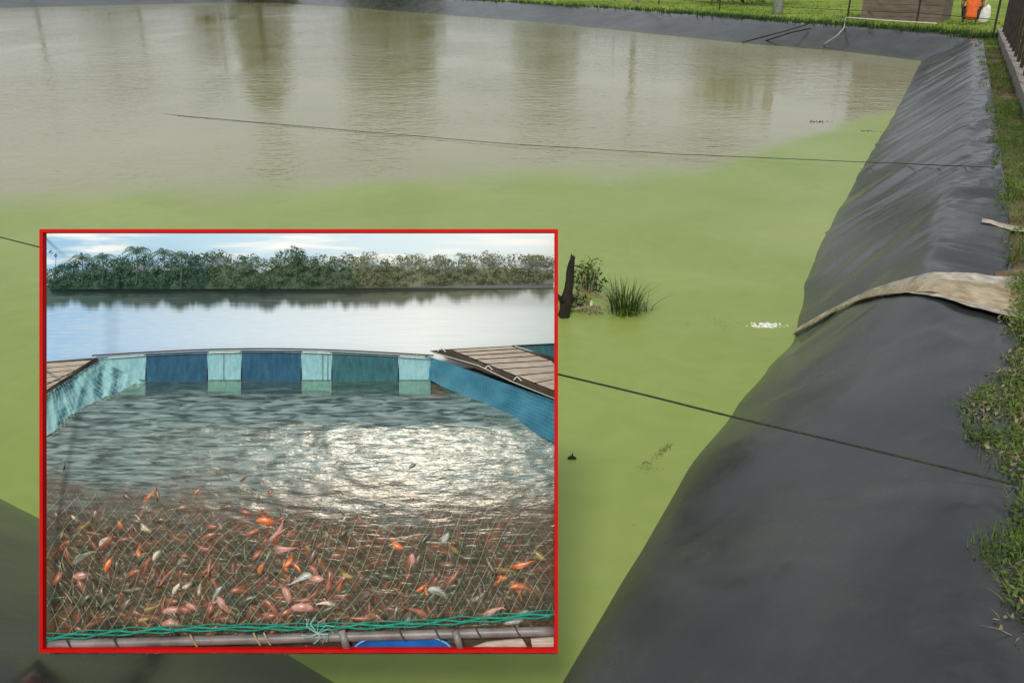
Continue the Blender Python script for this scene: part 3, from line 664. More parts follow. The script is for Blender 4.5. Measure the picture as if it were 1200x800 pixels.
# ---------------------------------------------------------------- DISPLAY
D0 = 2.30
RX = Vector((1, 0, 0)); UP = Vector((0, math.sin(PITCH), math.cos(PITCH))); TO = Vector((0, -math.cos(PITCH), math.sin(PITCH)))   # right, up, towards the viewer side of the board
def B(px, py, wv=0.0): return Vector((0, 0, H)) + ray(px, py)*(D0 + wv)      # a point of the display, wv metres behind its frame
PXM = D0/FPX
WS = [(430, .285), (440, .272), (465, .212), (490, .157), (515, .136), (560, .103), (600, .078), (640, .064), (700, .049), (758, .035), (800, .03)]
def wsurf(py):
    t = 0
    for q in (-12, -6, 0, 6, 12):
        y = max(430, min(799, py+q))
        for (a, b), (c, d_) in zip(WS, WS[1:]):
            if y <= c: t += b + (d_-b)*(y-a)/(c-a); break
    return t/5          # the water sheet slopes back inside the frame
BACK = -TO
M['red'] = pm('glossy_red_paint', (.52, .004, .003), (.58, .006, .004), scale=20, rough=.6, spec=.1)
M['case'] = pm('black_case_board', (.012, .012, .012), (.03, .03, .03), scale=15, rough=.7, spec=.3)
M['post_wood'] = pm('dark_post_wood', (.05, .035, .022), (.11, .08, .05), scale=8, rough=.8, spec=.2, bump=.004, stretch=(2, 2, .4))
M['bed'] = pm('murky_bed', (.018, .065, .050), (.17, .080, .040), scale=11, rough=.7, spec=.2, bump=.006, bscale=40, contrast=(.35, .62))
M['plank'] = pm('sun_bleached_plank', (.36, .30, .24), (.56, .50, .42), scale=30, rough=.8, spec=.2, bump=.001, bscale=120, stretch=(1, 6, 6))
M['tarp_blue'] = pm('blue_tarpaulin', (.010, .060, .115), (.022, .105, .175), scale=25, rough=.6, spec=.2, bump=.002, bscale=40, stretch=(3, 1, 1))
M['tarp_teal'] = pm('teal_tarpaulin', (.014, .080, .100), (.034, .135, .150), scale=25, rough=.6, spec=.2, bump=.002, bscale=40, stretch=(3, 1, 1))
M['tarp_bright'] = pm('bright_blue_net_wall', (.02, .13, .22), (.05, .24, .36), scale=18, rough=.6, spec=.2, bump=.002, bscale=40)
M['tarp_pale'] = pm('pale_aqua_mesh', (.16, .38, .42), (.28, .50, .52), scale=40, rough=.6, spec=.3, bump=.002, bscale=60, stretch=(3, 1, 1))
M['tarp_aqua'] = pm('aqua_gathered_tarp', (.02, .13, .17), (.27, .55, .57), scale=38, rough=.55, spec=.3, bump=.003, bscale=60, stretch=(1, .25, .25), contrast=(.4, .58))
M['net_teal'] = pm('teal_net_thread', (.14, .40, .36), (.34, .58, .50), scale=8, rough=.6, spec=.3)
M['net_wall'] = pm('dull_teal_net', (.05, .20, .22), (.20, .40, .38), scale=20, rough=.7, spec=.2)
M['net_pale'] = pm('pale_net_thread', (.34, .40, .32), (.58, .60, .50), scale=8, rough=.6, spec=.3)
M['net_green'] = pm('green_net_rope', (.006, .19, .13), (.02, .33, .23), scale=60, rough=.6, spec=.3, bump=.001, bscale=300)
M['pipe'] = pm('grey_brown_pipe', (.10, .085, .080), (.26, .235, .225), scale=14, rough=.4, spec=.5, bump=.0008, bscale=90)
M['drum'] = pm('blue_plastic_drum', (.010, .110, .42), (.020, .17, .55), scale=20, rough=.3, spec=.5)
M['tie'] = pm('straw_tie_cord', (.30, .22, .09), (.48, .40, .22), scale=60, rough=.8, spec=.2)
M['edge_wood'] = pm('dark_walkway_beam', (.035, .026, .020), (.085, .065, .05), scale=20, rough=.8, spec=.2)
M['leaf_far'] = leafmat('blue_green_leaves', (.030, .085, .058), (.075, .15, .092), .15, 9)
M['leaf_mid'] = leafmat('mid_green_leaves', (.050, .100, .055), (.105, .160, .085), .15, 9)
M['leaf_hazy'] = leafmat('sunlit_olive_leaves', (.125, .150, .085), (.21, .23, .13), .15, 9)  # haze and glare mixed into this lighter leaf colour
for k, a, b in (('dark', (.026, .042, .020), (.110, .105, .055)), ('rust', (.17, .050, .026), (.36, .14, .075)), ('brown', (.075, .046, .026), (.20, .135, .080)),
                ('orange', (.55, .115, .025), (.78, .26, .09)), ('pink', (.40, .16, .12), (.62, .34, .28)), ('cream', (.50, .40, .28), (.74, .66, .55)), ('yellow', (.26, .17, .035), (.46, .33, .10)), ('silver', (.20, .21, .18), (.50, .51, .47))):
    M['fish_'+k] = pm('fish_skin_'+k, a, b, scale=55, rough=.28, spec=.6, bump=.0006, bscale=300)

# --- frame: four red bars, sloping case boards behind them, two posts
X0, X1, Y0, Y1 = 46, 654, 268.5, 764.5
fr = empty('display_board', B(350, 764, .05), 'red framed display of a fish cage leaning over the pond', 'display board')
def bar(poly, mat, name, th=.02):
    mb = MB(); mb.slab([B(*q) for q in poly], BACK*th); return mb.build(name, mat, fr)
t_ = 4
bar([(X0, Y0), (X1, Y0), (X1-t_, Y0+t_), (X0+t_, Y0+t_)], M['red'], 'frame_bar')
bar([(X0, Y1), (X0+t_, Y1-t_), (X1-t_, Y1-t_), (X1, Y1)], M['red'], 'frame_bar')
bar([(X0, Y0), (X0+t_, Y0+t_), (X0+t_, Y1-t_), (X0, Y1)], M['red'], 'frame_bar')
bar([(X1, Y0), (X1, Y1), (X1-t_, Y1-t_), (X1-t_, Y0+t_)], M['red'], 'frame_bar')
def board(a, b, c, d, name, th): mb = MB(); mb.slab([a, b, c, d], th); mb.build(name, M['case'], fr)
i_ = 2
mb = MB(); mb.slab([B(X1-2, Y0+3, .022), B(X1-2, Y0+3, .33), B(X1-2, 430, .31), B(X1-2, 500, .185), B(X1-2, Y1-3, .06), B(X1-2, Y1-3, .022)], RX*-.003); mb.build('side_board', M['case'], fr)
for sy, wv in ((Y0+6, .33), (430, .30), (600, .09)):
    mb = MB(); mb.tube([B(X0+2.5, sy, .012), B(X0+2.5, sy, wv)], .003, 6); mb.build('side_strut', M['case'], fr)
# sloping back: one board behind the water sheet, one behind the sky and lake print
mb = MB(); mb.slab([B(X0+1, Y1-2, .078), B(X1-1, Y1-2, .078), B(X1-1, 500, .19), B(X0+1, 500, .19)], BACK*.012); mb.slab([B(X0+1, 500, .19), B(X1-1, 500, .19), B(X1-1, 424, .33), B(X0+1, 424, .33)], BACK*.012); mb.build('back_board', M['case'], fr)
for sx in (X0+8, X1-8):
    mb = MB(); mb.tube([B(sx, Y1-4, .012), B(sx, Y1-5, .066)], .004, 6); mb.build('bracket', M['case'], fr)
for sx in (150, 550):
    t0 = B(sx, Y0+14, .39); mb = MB(); mb.box((t0.x, t0.y, (t0.z-1.0)/2), (.05, .05, t0.z+1.0)); mb.build('post', M['post_wood'], fr)
    lo = B(sx, 640, .20); mb = MB(); mb.tube([lo, Vector((t0.x, t0.y, lo.z-.03))], .014, 6); mb.build('brace', M['post_wood'], fr)

# --- printed backdrop: pale sky above, far lake below
def backdrop_mat():
    m, n, b = newmat('backdrop_print')
    uv = n.nodes.new('ShaderNodeUVMap'); uv.uv_map = 'UVMap'; sp = n.nodes.new('ShaderNodeSeparateXYZ'); n.links.new(uv.outputs[0], sp.inputs[0]); u, v = sp.outputs[0], sp.outputs[1]
    def nse(st, det=4, dist=0, off=0):
        mp = n.nodes.new('ShaderNodeMapping'); mp.inputs['Scale'].default_value = (*st, 1); mp.inputs['Location'].default_value = (off, off, 0); n.links.new(uv.outputs[0], mp.inputs[0])
        t = n.nodes.new('ShaderNodeTexNoise'); t.inputs['Scale'].default_value = 1; t.inputs['Detail'].default_value = det; t.inputs['Distortion'].default_value = dist; n.links.new(mp.outputs[0], t.inputs['Vector']); return t.outputs['Fac']
    def ramp(f, stops):
        r = n.nodes.new('ShaderNodeValToRGB'); e = r.color_ramp.elements
        while len(e) < len(stops): e.new(.5)
        for q, (p_, c_) in zip(e, stops): q.position = p_; q.color = (*c_, 1)
        n.links.new(f, r.inputs[0]); return r.outputs[0]
    def mix(f, a, b_):
        q = n.nodes.new('ShaderNodeMixRGB')
        if isinstance(f, (int, float)): q.inputs[0].default_value = f
        else: n.links.new(f, q.inputs[0])
        for i, c_ in ((1, a), (2, b_)):
            if isinstance(c_, tuple): q.inputs[i].default_value = (*c_, 1)
            else: n.links.new(c_, q.inputs[i])
        return q.outputs[0]
    def mr(f, a, b_, c=0, d=1):
        q = n.nodes.new('ShaderNodeMapRange'); q.interpolation_type = 'SMOOTHSTEP'
        for i, x in enumerate((a, b_, c, d)): q.inputs[i+1].default_value = x
        n.links.new(f, q.inputs[0]); return q.outputs[0]
    skyc = ramp(u, [(0, (.28, .52, .72)), (.45, (.52, .70, .80)), (1, (.74, .82, .82))])
    skyc = mix(mr(nse((5, 16), 5, .4), .45, .68), skyc, (.86, .88, .86))
    lake = ramp(u, [(0, (.25, .46, .70)), (.4, (.56, .68, .76)), (.75, (.78, .82, .81)), (1, (.60, .68, .68))])  # pale tones are the sky's reflection painted into the lake
    lake = mix(math_node(n, 'MULTIPLY', mr(nse((6, 150), 4, .2), .42, .75), .5), lake, (.52, .62, .64))
    lake = mix(math_node(n, 'MULTIPLY', mr(nse((30, 300), 2, .2, 3), .5, .75), .35), lake, (.88, .90, .90))
    # v: 1 at the top (pixel row 270), 0 at row 430 ; shore at .58, tree reflections painted into the lake colour down to about .45
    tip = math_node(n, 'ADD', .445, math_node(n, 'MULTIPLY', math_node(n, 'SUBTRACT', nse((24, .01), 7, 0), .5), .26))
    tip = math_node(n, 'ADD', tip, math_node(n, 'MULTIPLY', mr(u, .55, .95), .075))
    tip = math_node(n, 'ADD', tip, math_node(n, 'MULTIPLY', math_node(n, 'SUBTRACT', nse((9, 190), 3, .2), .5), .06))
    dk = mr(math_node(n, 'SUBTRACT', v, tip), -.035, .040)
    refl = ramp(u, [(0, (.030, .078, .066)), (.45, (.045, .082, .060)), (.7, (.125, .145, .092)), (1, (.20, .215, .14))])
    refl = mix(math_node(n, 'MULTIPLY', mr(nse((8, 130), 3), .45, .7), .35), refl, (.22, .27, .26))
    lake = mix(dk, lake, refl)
    col = mix(mr(v, .575, .590), lake, skyc)
    n.links.new(col, b.inputs['Base Color']); b.inputs['Roughness'].default_value = .55; b.inputs['Specular IOR Level'].default_value = .25
    return m
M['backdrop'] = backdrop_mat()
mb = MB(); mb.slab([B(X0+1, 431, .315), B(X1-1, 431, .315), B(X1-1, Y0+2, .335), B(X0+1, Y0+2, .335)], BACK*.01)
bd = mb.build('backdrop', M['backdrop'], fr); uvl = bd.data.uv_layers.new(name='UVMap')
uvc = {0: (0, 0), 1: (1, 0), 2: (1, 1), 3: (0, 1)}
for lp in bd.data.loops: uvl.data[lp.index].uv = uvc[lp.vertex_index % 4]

# --- far tree belt
def ttop(px): return ttop0(px) - 4*min(1, max(0, (px-50)/40))
def ttop0(px):
    px = max(46, min(654, px))
    pts = [(45, 322), (60, 314), (80, 309), (110, 306), (150, 304), (190, 303), (230, 300), (262, 297), (285, 303), (305, 304), (335, 297), (347, 291), (362, 300), (410, 301), (450, 298), (480, 300), (530, 302), (570, 300), (610, 301), (655, 304)]
    for (a, b), (c, d) in zip(pts, pts[1:]):
        if px <= c: return b + (d-b)*(px-a)/(c-a) + 5.0*nz(px*.11, 2) + 2.5*nz(px*.4, 7)
    return pts[-1][1]
def shore(px): return 337.5 - 6*max(0, (px-380)/270)
def belt(p0, p1, n, mat, label):
    mb = MB()
    for k in range(n//13):                               # rounded crowns, each a shell of leaves
        px = random.uniform(p0+1, p1-1); r = random.uniform(3.5, 8.5); t = ttop(px) + r*.75 + random.uniform(-2.5, 1); b = shore(px) - 2
        py = t + max(0, b-t)*random.random()**1.3; wv = .276 + .026*(1-(py-296)/45)
        c0 = B(px, py, wv)
        for q_ in range(30):
            dv = (TO*random.uniform(-.1, 1) + UP*random.gauss(.15, .7) + RX*random.gauss(0, .7)).normalized()
            c = c0 + (RX*dv.dot(RX)*1.15 + UP*dv.dot(UP)*.85)*r*PXM*random.uniform(.7, 1.08) + TO*dv.dot(TO)*.006
            e = c - Vector((0, 0, H)); L = PXM*random.uniform(.8, 1.9)
            nrm = (dv + Vector((random.gauss(0, .17), random.gauss(0, .17), random.gauss(0, .17)))).normalized(); u = nrm.orthogonal().normalized(); u.rotate(Matrix.Rotation(random.uniform(0, 6.28), 3, nrm)); q = nrm.cross(u)
            mb.add([c-u*L, c+q*L*.6, c+u*L, c-q*L*.6], [(0, 1, 2, 3)])
    top = []; bot = []
    for i in range(41):
        px = p0 + (p1-p0)*i/40; top.append(B(px, ttop(px)+18, .309)); bot.append(B(px, shore(px)+1.0, .300))
    mb.grid([top, bot])
    tag(mb.build('tree_belt', mat), label, 'trees', kind='stuff')
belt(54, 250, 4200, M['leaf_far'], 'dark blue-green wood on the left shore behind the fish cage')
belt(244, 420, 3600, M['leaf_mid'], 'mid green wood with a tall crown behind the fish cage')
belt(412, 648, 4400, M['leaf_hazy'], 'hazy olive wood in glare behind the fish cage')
def palm(px, top, base, size, mat, label):
    r = empty('palm_tree', B(px, base, .272), label, 'palm tree')
    mb = MB(); mb.tube([B(px, base, .272), B(px+1, (top+base)/2, .272), B(px, top, .27)], [.002, .0018, .0015], 5); mb.build('trunk', mat, r)
    c = B(px, top, .266)
    for k in range(9):
        a = PI*(k+.3)/9 + random.uniform(-.12, .12); L = size*PXM*random.uniform(1.0, 1.5); pts = []
        for i in range(6):
            t = i/5; pts.append(c + RX*(math.cos(a)*L*t) + UP*(math.sin(a)*L*t - .75*L*t*t) + TO*(.012*math.sin(k*2.1)*t))
        mb = MB()
        for i in range(5):
            d = (pts[i+1]-pts[i]); sd_ = TO.cross(d).normalized()
            for sg in (-1, 1):
                for h2 in (0, .5):
                    p_ = pts[i].lerp(pts[i+1], h2); l2 = size*PXM*.26*(1-.12*i)
                    mb.add([p_, p_+d*.35, p_ + sd_*sg*l2*.8 + d*.55 - UP*l2*.25], [(0, 1, 2)])
        mb.tube(pts, .0007, 3); mb.build('frond', mat, r)
palm(96, 303, 332, 17, M['leaf_far'], 'small spreading palm above the dark wood, first from the two-leaved sapling')
palm(120, 302, 332, 16, M['leaf_far'], 'drooping palm beside the small spreading palm')
palm(160, 296, 332, 20, M['leaf_far'], 'tall feathery palm standing clear of the dark wood')
palm(192, 297, 332, 17, M['leaf_far'], 'palm crown leaning out above rounded dark foliage')
palm(212, 300, 333, 15, M['leaf_mid'], 'short palm tucked against rounded dark foliage')
sp_ = empty('sapling', B(64, 330, .27), 'thin two-tufted sapling against pale sky by the palms', 'sapling')
mb = MB(); mb.tube([B(64, 330, .27), B(65, 312, .27), B(66, 298, .268)], [.001, .0008, .0006], 4); mb.build('trunk', M['bark'], sp_)
for q in ((59, 295), (66, 299)):
    mb = MB(); leaf_quads(mb, B(*q, .268), 14, 2.6*PXM, 1.6*PXM, 1); mb.build('tuft', M['leaf_far'], sp_)
tr = empty('emergent_tree', B(347, 330, .272), 'tall pointed tree rising above the mid green wood', 'tree')
mb = MB(); mb.tube([B(347, 332, .272), B(347, 290, .27)], [.0016, .0008], 5); mb.build('trunk', M['leaf_mid'], tr)
mb = MB(); [leaf_quads(mb, B(347+random.gauss(0, 3), 289+k*2.2, .268), 14, 3.6*PXM, 1.5*PXM, 1) for k in range(9)]; mb.build('crown', M['leaf_mid'], tr)

# --- water in the cage: murky sheet with ripples over a dark bed
mb = MB(); rows = []
for j in range(12):
    py = 766 - 330*j/11; rows.append([B(px, py, wsurf(py) + .026) for px in (46, 200, 350, 500, 653)])
mb.grid(rows); mb.build('pool_bed', M['bed'], fr)
def cagewater_mat():
    m, n, b = newmat('cage_water'); n.nodes.remove(b)
    uv = n.nodes.new('ShaderNodeUVMap'); uv.uv_map = 'UVMap'; sp = n.nodes.new('ShaderNodeSeparateXYZ'); n.links.new(uv.outputs[0], sp.inputs[0]); v = sp.outputs[1]
    def nse(st, det=4, dist=0.0):
        mp = n.nodes.new('ShaderNodeMapping'); mp.inputs['Scale'].default_value = (*st, 1); n.links.new(uv.outputs[0], mp.inputs[0])
        t = n.nodes.new('ShaderNodeTexNoise'); t.inputs['Scale'].default_value = 1; t.inputs['Detail'].default_value = det; t.inputs['Distortion'].default_value = dist; n.links.new(mp.outputs[0], t.inputs['Vector']); return t.outputs['Fac']
    hgt = math_node(n, 'ADD', nse((22, 60), 3, .8), math_node(n, 'MULTIPLY', nse((60, 110), 2, .5), .35))
    bp = n.nodes.new('ShaderNodeBump'); bp.inputs['Strength'].default_value = 1; bp.inputs['Distance'].default_value = .0017; n.links.new(hgt, bp.inputs['Height'])
    # murk: far half thick, grey-teal sky reflection painted in; thin over the fish
    wob = math_node(n, 'ADD', v, math_node(n, 'MULTIPLY', math_node(n, 'SUBTRACT', nse((5, 9), 4, .5), .5), .35))
    f = n.nodes.new('ShaderNodeMapRange'); f.interpolation_type = 'SMOOTHSTEP'; f.inputs[1].default_value = .34; f.inputs[2].default_value = .74; f.inputs[3].default_value = .15; f.inputs[4].default_value = .85; n.links.new(wob, f.inputs[0])
    f2 = n.nodes.new('ShaderNodeMapRange'); f2.interpolation_type = 'SMOOTHSTEP'; f2.inputs[1].default_value = .90; f2.inputs[2].default_value = .96; f2.inputs[3].default_value = 1; f2.inputs[4].default_value = .12
    n.links.new(math_node(n, 'ADD', v, math_node(n, 'MULTIPLY', math_node(n, 'SUBTRACT', nse((9, 70), 3, .6), .5), .09)), f2.inputs[0]); ff2 = math_node(n, 'MULTIPLY', f.outputs[0], f2.outputs[0])
    r = n.nodes.new('ShaderNodeValToRGB'); e = r.color_ramp.elements; e[0].position = .38; e[0].color = (.035, .070, .066, 1); e[1].position = .64; e[1].color = (.25, .35, .35, 1); n.links.new(hgt, r.inputs[0]) if False else n.links.new(nse((20, 92), 4, .9), r.inputs[0])  # light and dark ripple streaks painted into the diffuse colour
    di = n.nodes.new('ShaderNodeBsdfDiffuse'); lo = n.nodes.new('ShaderNodeMixRGB'); lo.inputs[1].default_value = (.135, .078, .042, 1); lm = n.nodes.new('ShaderNodeMapRange'); lm.inputs[1].default_value = .40; lm.inputs[2].default_value = .66; n.links.new(wob, lm.inputs[0])
    n.links.new(lm.outputs[0], lo.inputs[0]); n.links.new(r.outputs[0], lo.inputs[2]); n.links.new(lo.outputs[0], di.inputs[0]); n.links.new(bp.outputs[0], di.inputs['Normal'])
    tr_ = n.nodes.new('ShaderNodeBsdfTransparent'); tr_.inputs[0].default_value = (.86, .88, .78, 1)
    m1 = n.nodes.new('ShaderNodeMixShader'); n.links.new(ff2, m1.inputs[0]); n.links.new(tr_.outputs[0], m1.inputs[1]); n.links.new(di.outputs[0], m1.inputs[2])
    gl = n.nodes.new('ShaderNodeBsdfGlossy'); gl.inputs['Roughness'].default_value = .22; gl.inputs[0].default_value = (1, .93, .80, 1); n.links.new(bp.outputs[0], gl.inputs['Normal'])
    fz = n.nodes.new('ShaderNodeFresnel'); fz.inputs[0].default_value = 1.45; n.links.new(bp.outputs[0], fz.inputs['Normal'])
    m2 = n.nodes.new('ShaderNodeMixShader'); n.links.new(fz.outputs[0], m2.inputs[0]); n.links.new(m1.outputs[0], m2.inputs[1]); n.links.new(gl.outputs[0], m2.inputs[2])
    n.links.new(m2.outputs[0], n.nodes['Material Output'].inputs[0]); return m
M['cage_water'] = cagewater_mat()
mb = MB(); rows = []; NXW, NYW = 150, 110
for j in range(NYW+1):
    py = 766 - (766-440)*j/NYW; rows.append([B(47 + 606*i/NXW, py, wsurf(py) + .0016*nz(i*.16, j*.33, 3) + .0007*nz(i*.4, j*.8, 9)) for i in range(NXW+1)])
mb.grid(rows); cw = mb.build('cage_water', M['cage_water'], smooth=True, base=B(350, 766, .03)); tag(cw, 'rippled murky water of the fish cage inside the red frame', 'water', kind='structure')
uvl = cw.data.uv_layers.new(name='UVMap')
for lp in cw.data.loops: i = lp.vertex_index; uvl.data[lp.index].uv = ((i % (NXW+1))/NXW, (i//(NXW+1))/NYW)

# --- fish
def fish_mesh(bend, seed):
    rnd = random.Random(seed); mb = MB(); rows = []; L = 1.0; prof = [(0, .02), (.06, .075), (.16, .125), (.30, .155), (.45, .15), (.60, .115), (.74, .07), (.84, .038), (.90, .03)]
    def spine(t): return Vector((t-.45, bend*(t-.2)**2*(1 if t > .2 else .4) - bend*.1, 0))
    for t, r in prof:
        c = spine(t); d = (spine(t+.02)-spine(t-.02)).normalized(); sd_ = Vector((-d.y, d.x, 0))
        rows.append([c + sd_*math.cos(a)*r*1.0 + Vector((0, 0, math.sin(a)*r*.85)) for a in [2*PI*k/10 for k in range(11)]])
    mb.grid(rows)
    c = spine(.88); d = (spine(.9)-spine(.86)).normalized(); sd_ = Vector((-d.y, d.x, 0))
    mb.add([c+Vector((0, 0, .02)), c + d*.16 + sd_*.10 + Vector((0, 0, .05)), c + d*.10, c + d*.16 - sd_*.10 + Vector((0, 0, .05)), c-Vector((0, 0, .02))], [(0, 1, 2), (0, 2, 3), (4, 2, 1), (4, 3, 2)])
    for t0, t1, hh in ((.22, .62, .07),):
        a_, b_, m_ = spine(t0), spine(t1), spine((t0+t1)/2); mb.add([a_+Vector((0, 0, .12)), m_+Vector((.02, .02, .13+hh)), b_+Vector((0, 0, .09))], [(0, 1, 2)])
    for sg in (-1, 1):
        a_ = spine(.27); mb.add([a_+Vector((0, sg*.10, .0)), a_+Vector((.15, sg*.22, -.01)), a_+Vector((.10, sg*.10, .0))], [(0, 1, 2)])
    return mb
FM = {}
fcols = ['dark', 'rust', 'brown', 'orange', 'pink', 'cream', 'yellow', 'silver']
fvar = [fish_mesh(b_, i) for i, b_ in enumerate((.0, .45, -.5, .9, -.9))]
BASIS = Matrix((RX, UP, TO)).transposed()
flab = {'dark': 'dark olive fish crowding under the cage net', 'rust': 'rust red fish crowding under the cage net', 'brown': 'dull brown fish crowding under the cage net', 'orange': 'bright orange fish at the cage surface', 'pink': 'pale pink fish at the cage surface', 'cream': 'cream white fish at the cage surface', 'yellow': 'yellowish fish under the cage net', 'silver': 'silvery grey fish flank at the cage surface'}
def fish(px, py, size, ang, col, lift):
    k = (random.randrange(5), col)
    if k not in FM:
        src = fvar[k[0]]; me = bpy.data.meshes.new('fish'); me.from_pydata(src.v, [], src.f); me.materials.append(M['fish_'+col])
        for p_ in me.polygons: p_.use_smooth = True
        FM[k] = me
    o = bpy.data.objects.new('fish', FM[k]); C.objects.link(o)
    th = math.radians(8 if py > 605 else 16)                                   # lie along the sloping water sheet
    R3 = BASIS @ Matrix.Rotation(-th, 3, 'X') @ Matrix.Rotation(ang, 3, 'Z') @ Matrix.Rotation(random.gauss(0, .5), 3, 'X') @ Matrix.Rotation(random.gauss(0, .16), 3, 'Y')
    o.matrix_world = Matrix.Translation(B(px, py, wsurf(py) + .004 - lift)) @ R3.to_4x4() @ Matrix.Scale(size*PXM, 4)
    return tag(o, ('small ' if size < 19 else 'large ' if size > 27 else '') + ('straight ', 'bent ', 'bent ', 'curled ', 'curled ')[k[0]] + flab[col], 'fish', col + ' fish in the cage')
hero = [(340, 655, 24, .9, 'orange'), (334, 662, 20, 2.3, 'orange'), (346, 662, 20, -.2, 'orange'), (307, 664, 22, 1.5, 'orange'), (495, 688, 20, .4, 'orange'), (500, 694, 18, 2.0, 'orange'), (590, 676, 20, -.4, 'orange'), (583, 682, 18, .6, 'orange'), (398, 688, 18, 1.5, 'orange'),
        (128, 660, 26, 1.5, 'orange'), (127, 672, 16, 1.8, 'rust'), (163, 646, 20, 2.2, 'orange'), (170, 649, 14, .8, 'pink'), (208, 688, 24, 1.0, 'cream'), (234, 690, 18, 1.45, 'cream'), (186, 648, 22, 1.1, 'cream'), (123, 633, 22, 1.05, 'cream'), (88, 607, 16, -.7, 'cream'), (73, 626, 12, 1.3, 'cream'),
        (205, 732, 34, .05, 'pink'), (358, 712, 40, .1, 'pink'), (340, 716, 30, .3, 'rust'), (216, 594, 18, .3, 'pink'), (258, 616, 14, 1.6, 'cream'), (315, 611, 34, -.1, 'orange'), (300, 622, 30, .2, 'rust'), (325, 625, 30, .5, 'pink'), (290, 600, 26, -.2, 'rust'), (310, 600, 26, .15, 'rust'),
        (178, 712, 22, .1, 'yellow'), (172, 724, 22, .2, 'yellow'), (70, 664, 20, -.1, 'yellow'), (395, 590, 18, .4, 'cream'), (440, 590, 20, -.6, 'silver'), (460, 577, 18, -.5, 'silver'), (488, 600, 16, -.2, 'silver'), (560, 700, 22, .2, 'silver'), (470, 715, 24, .3, 'brown'), (405, 605, 14, 1.1, 'cream')]
for px, py, sz, an, col in hero: fish(px, py, sz, an, col, -.0005)
cnt = len(hero)
def dens(px, py):
    cx = (px-280)/230; lim = 560 + 38*max(0, (px-330)/300)**1.0 + 14*nz(px*.02, 4) + 25*max(0, (120-px)/80)
    return max(0, min(1, (py-lim)/55))*(.45 + .55*math.exp(-cx*cx))
while cnt < 300:
    px = random.uniform(68, 632); py = random.uniform(550, 736)
    if random.random() > dens(px, py): continue
    red = math.exp(-((px-280)/150)**2)
    col = random.choices(fcols, [22, 14+70*red, 28, 2+5*red, 3+14*red, 2.5, 5, 6])[0]
    fish(px, py, random.uniform(22, 38)*(.75 + .35*(py-560)/180), random.choice((0, PI)) + random.gauss(.2, .75), col, random.uniform(-.0085, -.0005) if col in ('dark', 'rust', 'brown') else random.uniform(-.007, .000)); cnt += 1
mb = MB(); cl = [M['fish_'+c_] for c_ in ('dark', 'rust', 'brown')]
for k in range(1900):
    px = random.uniform(66, 634); py = random.uniform(545, 740)
    if random.random() > dens(px, py) + .08: continue
    src = random.choice(fvar); Rm = BASIS @ Matrix.Rotation(-.16, 3, 'X') @ Matrix.Rotation(random.uniform(0, 6.28), 3, 'Z'); c = B(px, py, wsurf(py)+random.uniform(.008, .016)); sz = PXM*random.uniform(20, 34)
    mb.add([c + Rm @ (q*sz) for q in src.v], src.f, random.choices((0, 1, 2), (45, 25, 40))[0])
tag(mb.build('fish_shoal', cl, smooth=True), 'deeper shoal of dark fish beneath the cage surface', 'fish', kind='stuff')

# --- cage: far wall panels, side walls, rails
cg = empty('fish_cage', B(310, 445, .27), 'floating fish cage with blue tarpaulin walls and green net', 'fish cage')
def wpanel(q0, q1, q2, q3, w0, w1, mat, name, folds=0, amp=.002, nx=24):     # top-left, top-right, bottom-right, bottom-left pixels
    mb = MB(); rows = []
    for j in range(9):
        t = j/8; row = []
        for i in range(nx+1):
            u = i/nx
            ax = q0[0]+(q1[0]-q0[0])*u; ay = q0[1]+(q1[1]-q0[1])*u; bx_ = q3[0]+(q2[0]-q3[0])*u; by = q3[1]+(q2[1]-q3[1])*u
            wv = w0+(w1-w0)*u; f = amp*math.sin(u*folds*2*PI + 1.5*nz(u*7, t*2))*(1-.75*t) if folds else amp*nz(u*6, t*2, q0[0])
            row.append(B(ax+(bx_-ax)*t, ay+(by-ay)*t, wv - .004*t + f))
        rows.append(row)
    mb.grid(rows); return mb.build(name, mat, cg, smooth=True)
def far_top(px): return 418 - 8*math.sin(PI*max(0, min(1, (px-108)/400)))
segs = [(113, 171, 'tarp_pale'), (171, 243, 'tarp_blue'), (243, 283, 'tarp_pale'), (283, 353, 'tarp_blue'), (353, 389, 'tarp_pale'), (389, 467, 'tarp_teal'), (467, 505, 'tarp_pale')]
for a, b, m_ in segs:
    lo = 448 if 'pale' not in m_ else 443
    wpanel((a, far_top(a)), (b, far_top(b)), (b-1, lo+2), (a+1, lo+2), .258 if 'pale' not in m_ else .261, .258 if 'pale' not in m_ else .261, M[m_], 'wall_panel', 0, .003)
for a, b, m_ in segs:  # added strips imitate the walls' dark reflection in the water
    mb = MB(); rows = [[B(a+.5 + (b-a-1)*i/10 + 1.2*nz(a+i*.6, y_), y_, wsurf(y_) + .007) for i in range(11)] for y_ in (440, 446, 452, 458, 464, 470 if 'pale' not in m_ else 460)]
    mb.grid(rows); mb.build('wall_reflection', M[m_], cg, smooth=True)
for dy, rr, m_ in ((-1.5, .0022, 'edge_wood'), (2.5, .0012, 'pipe')):
    mb = MB(); mb.tube([B(108 + 400*i/30, far_top(108+400*i/30) + dy, .252) for i in range(31)], rr, 6); mb.build('rail', M[m_], cg, smooth=True)
for a, b in ((243, 283), (353, 389), (125, 171), (467, 500)):
    mb = MB(); mb.tube([B(a+2, far_top(a)+2, .250), B(b-2, far_top(b)+2, .250)], .0018, 6); mb.build('float_pipe', M['foam'], cg)
for x in (378, 384, 262):
    mb = MB(); mb.tube([B(x, 413, .252), B(x, 446, .252)], .0007, 4); mb.build('cord', M['edge_wood'], cg)
wpanel((48, 464), (116, 421), (170, 449), (48, 514), .132, .258, M['tarp_aqua'], 'gathered_wall', 11, .0045, 66)
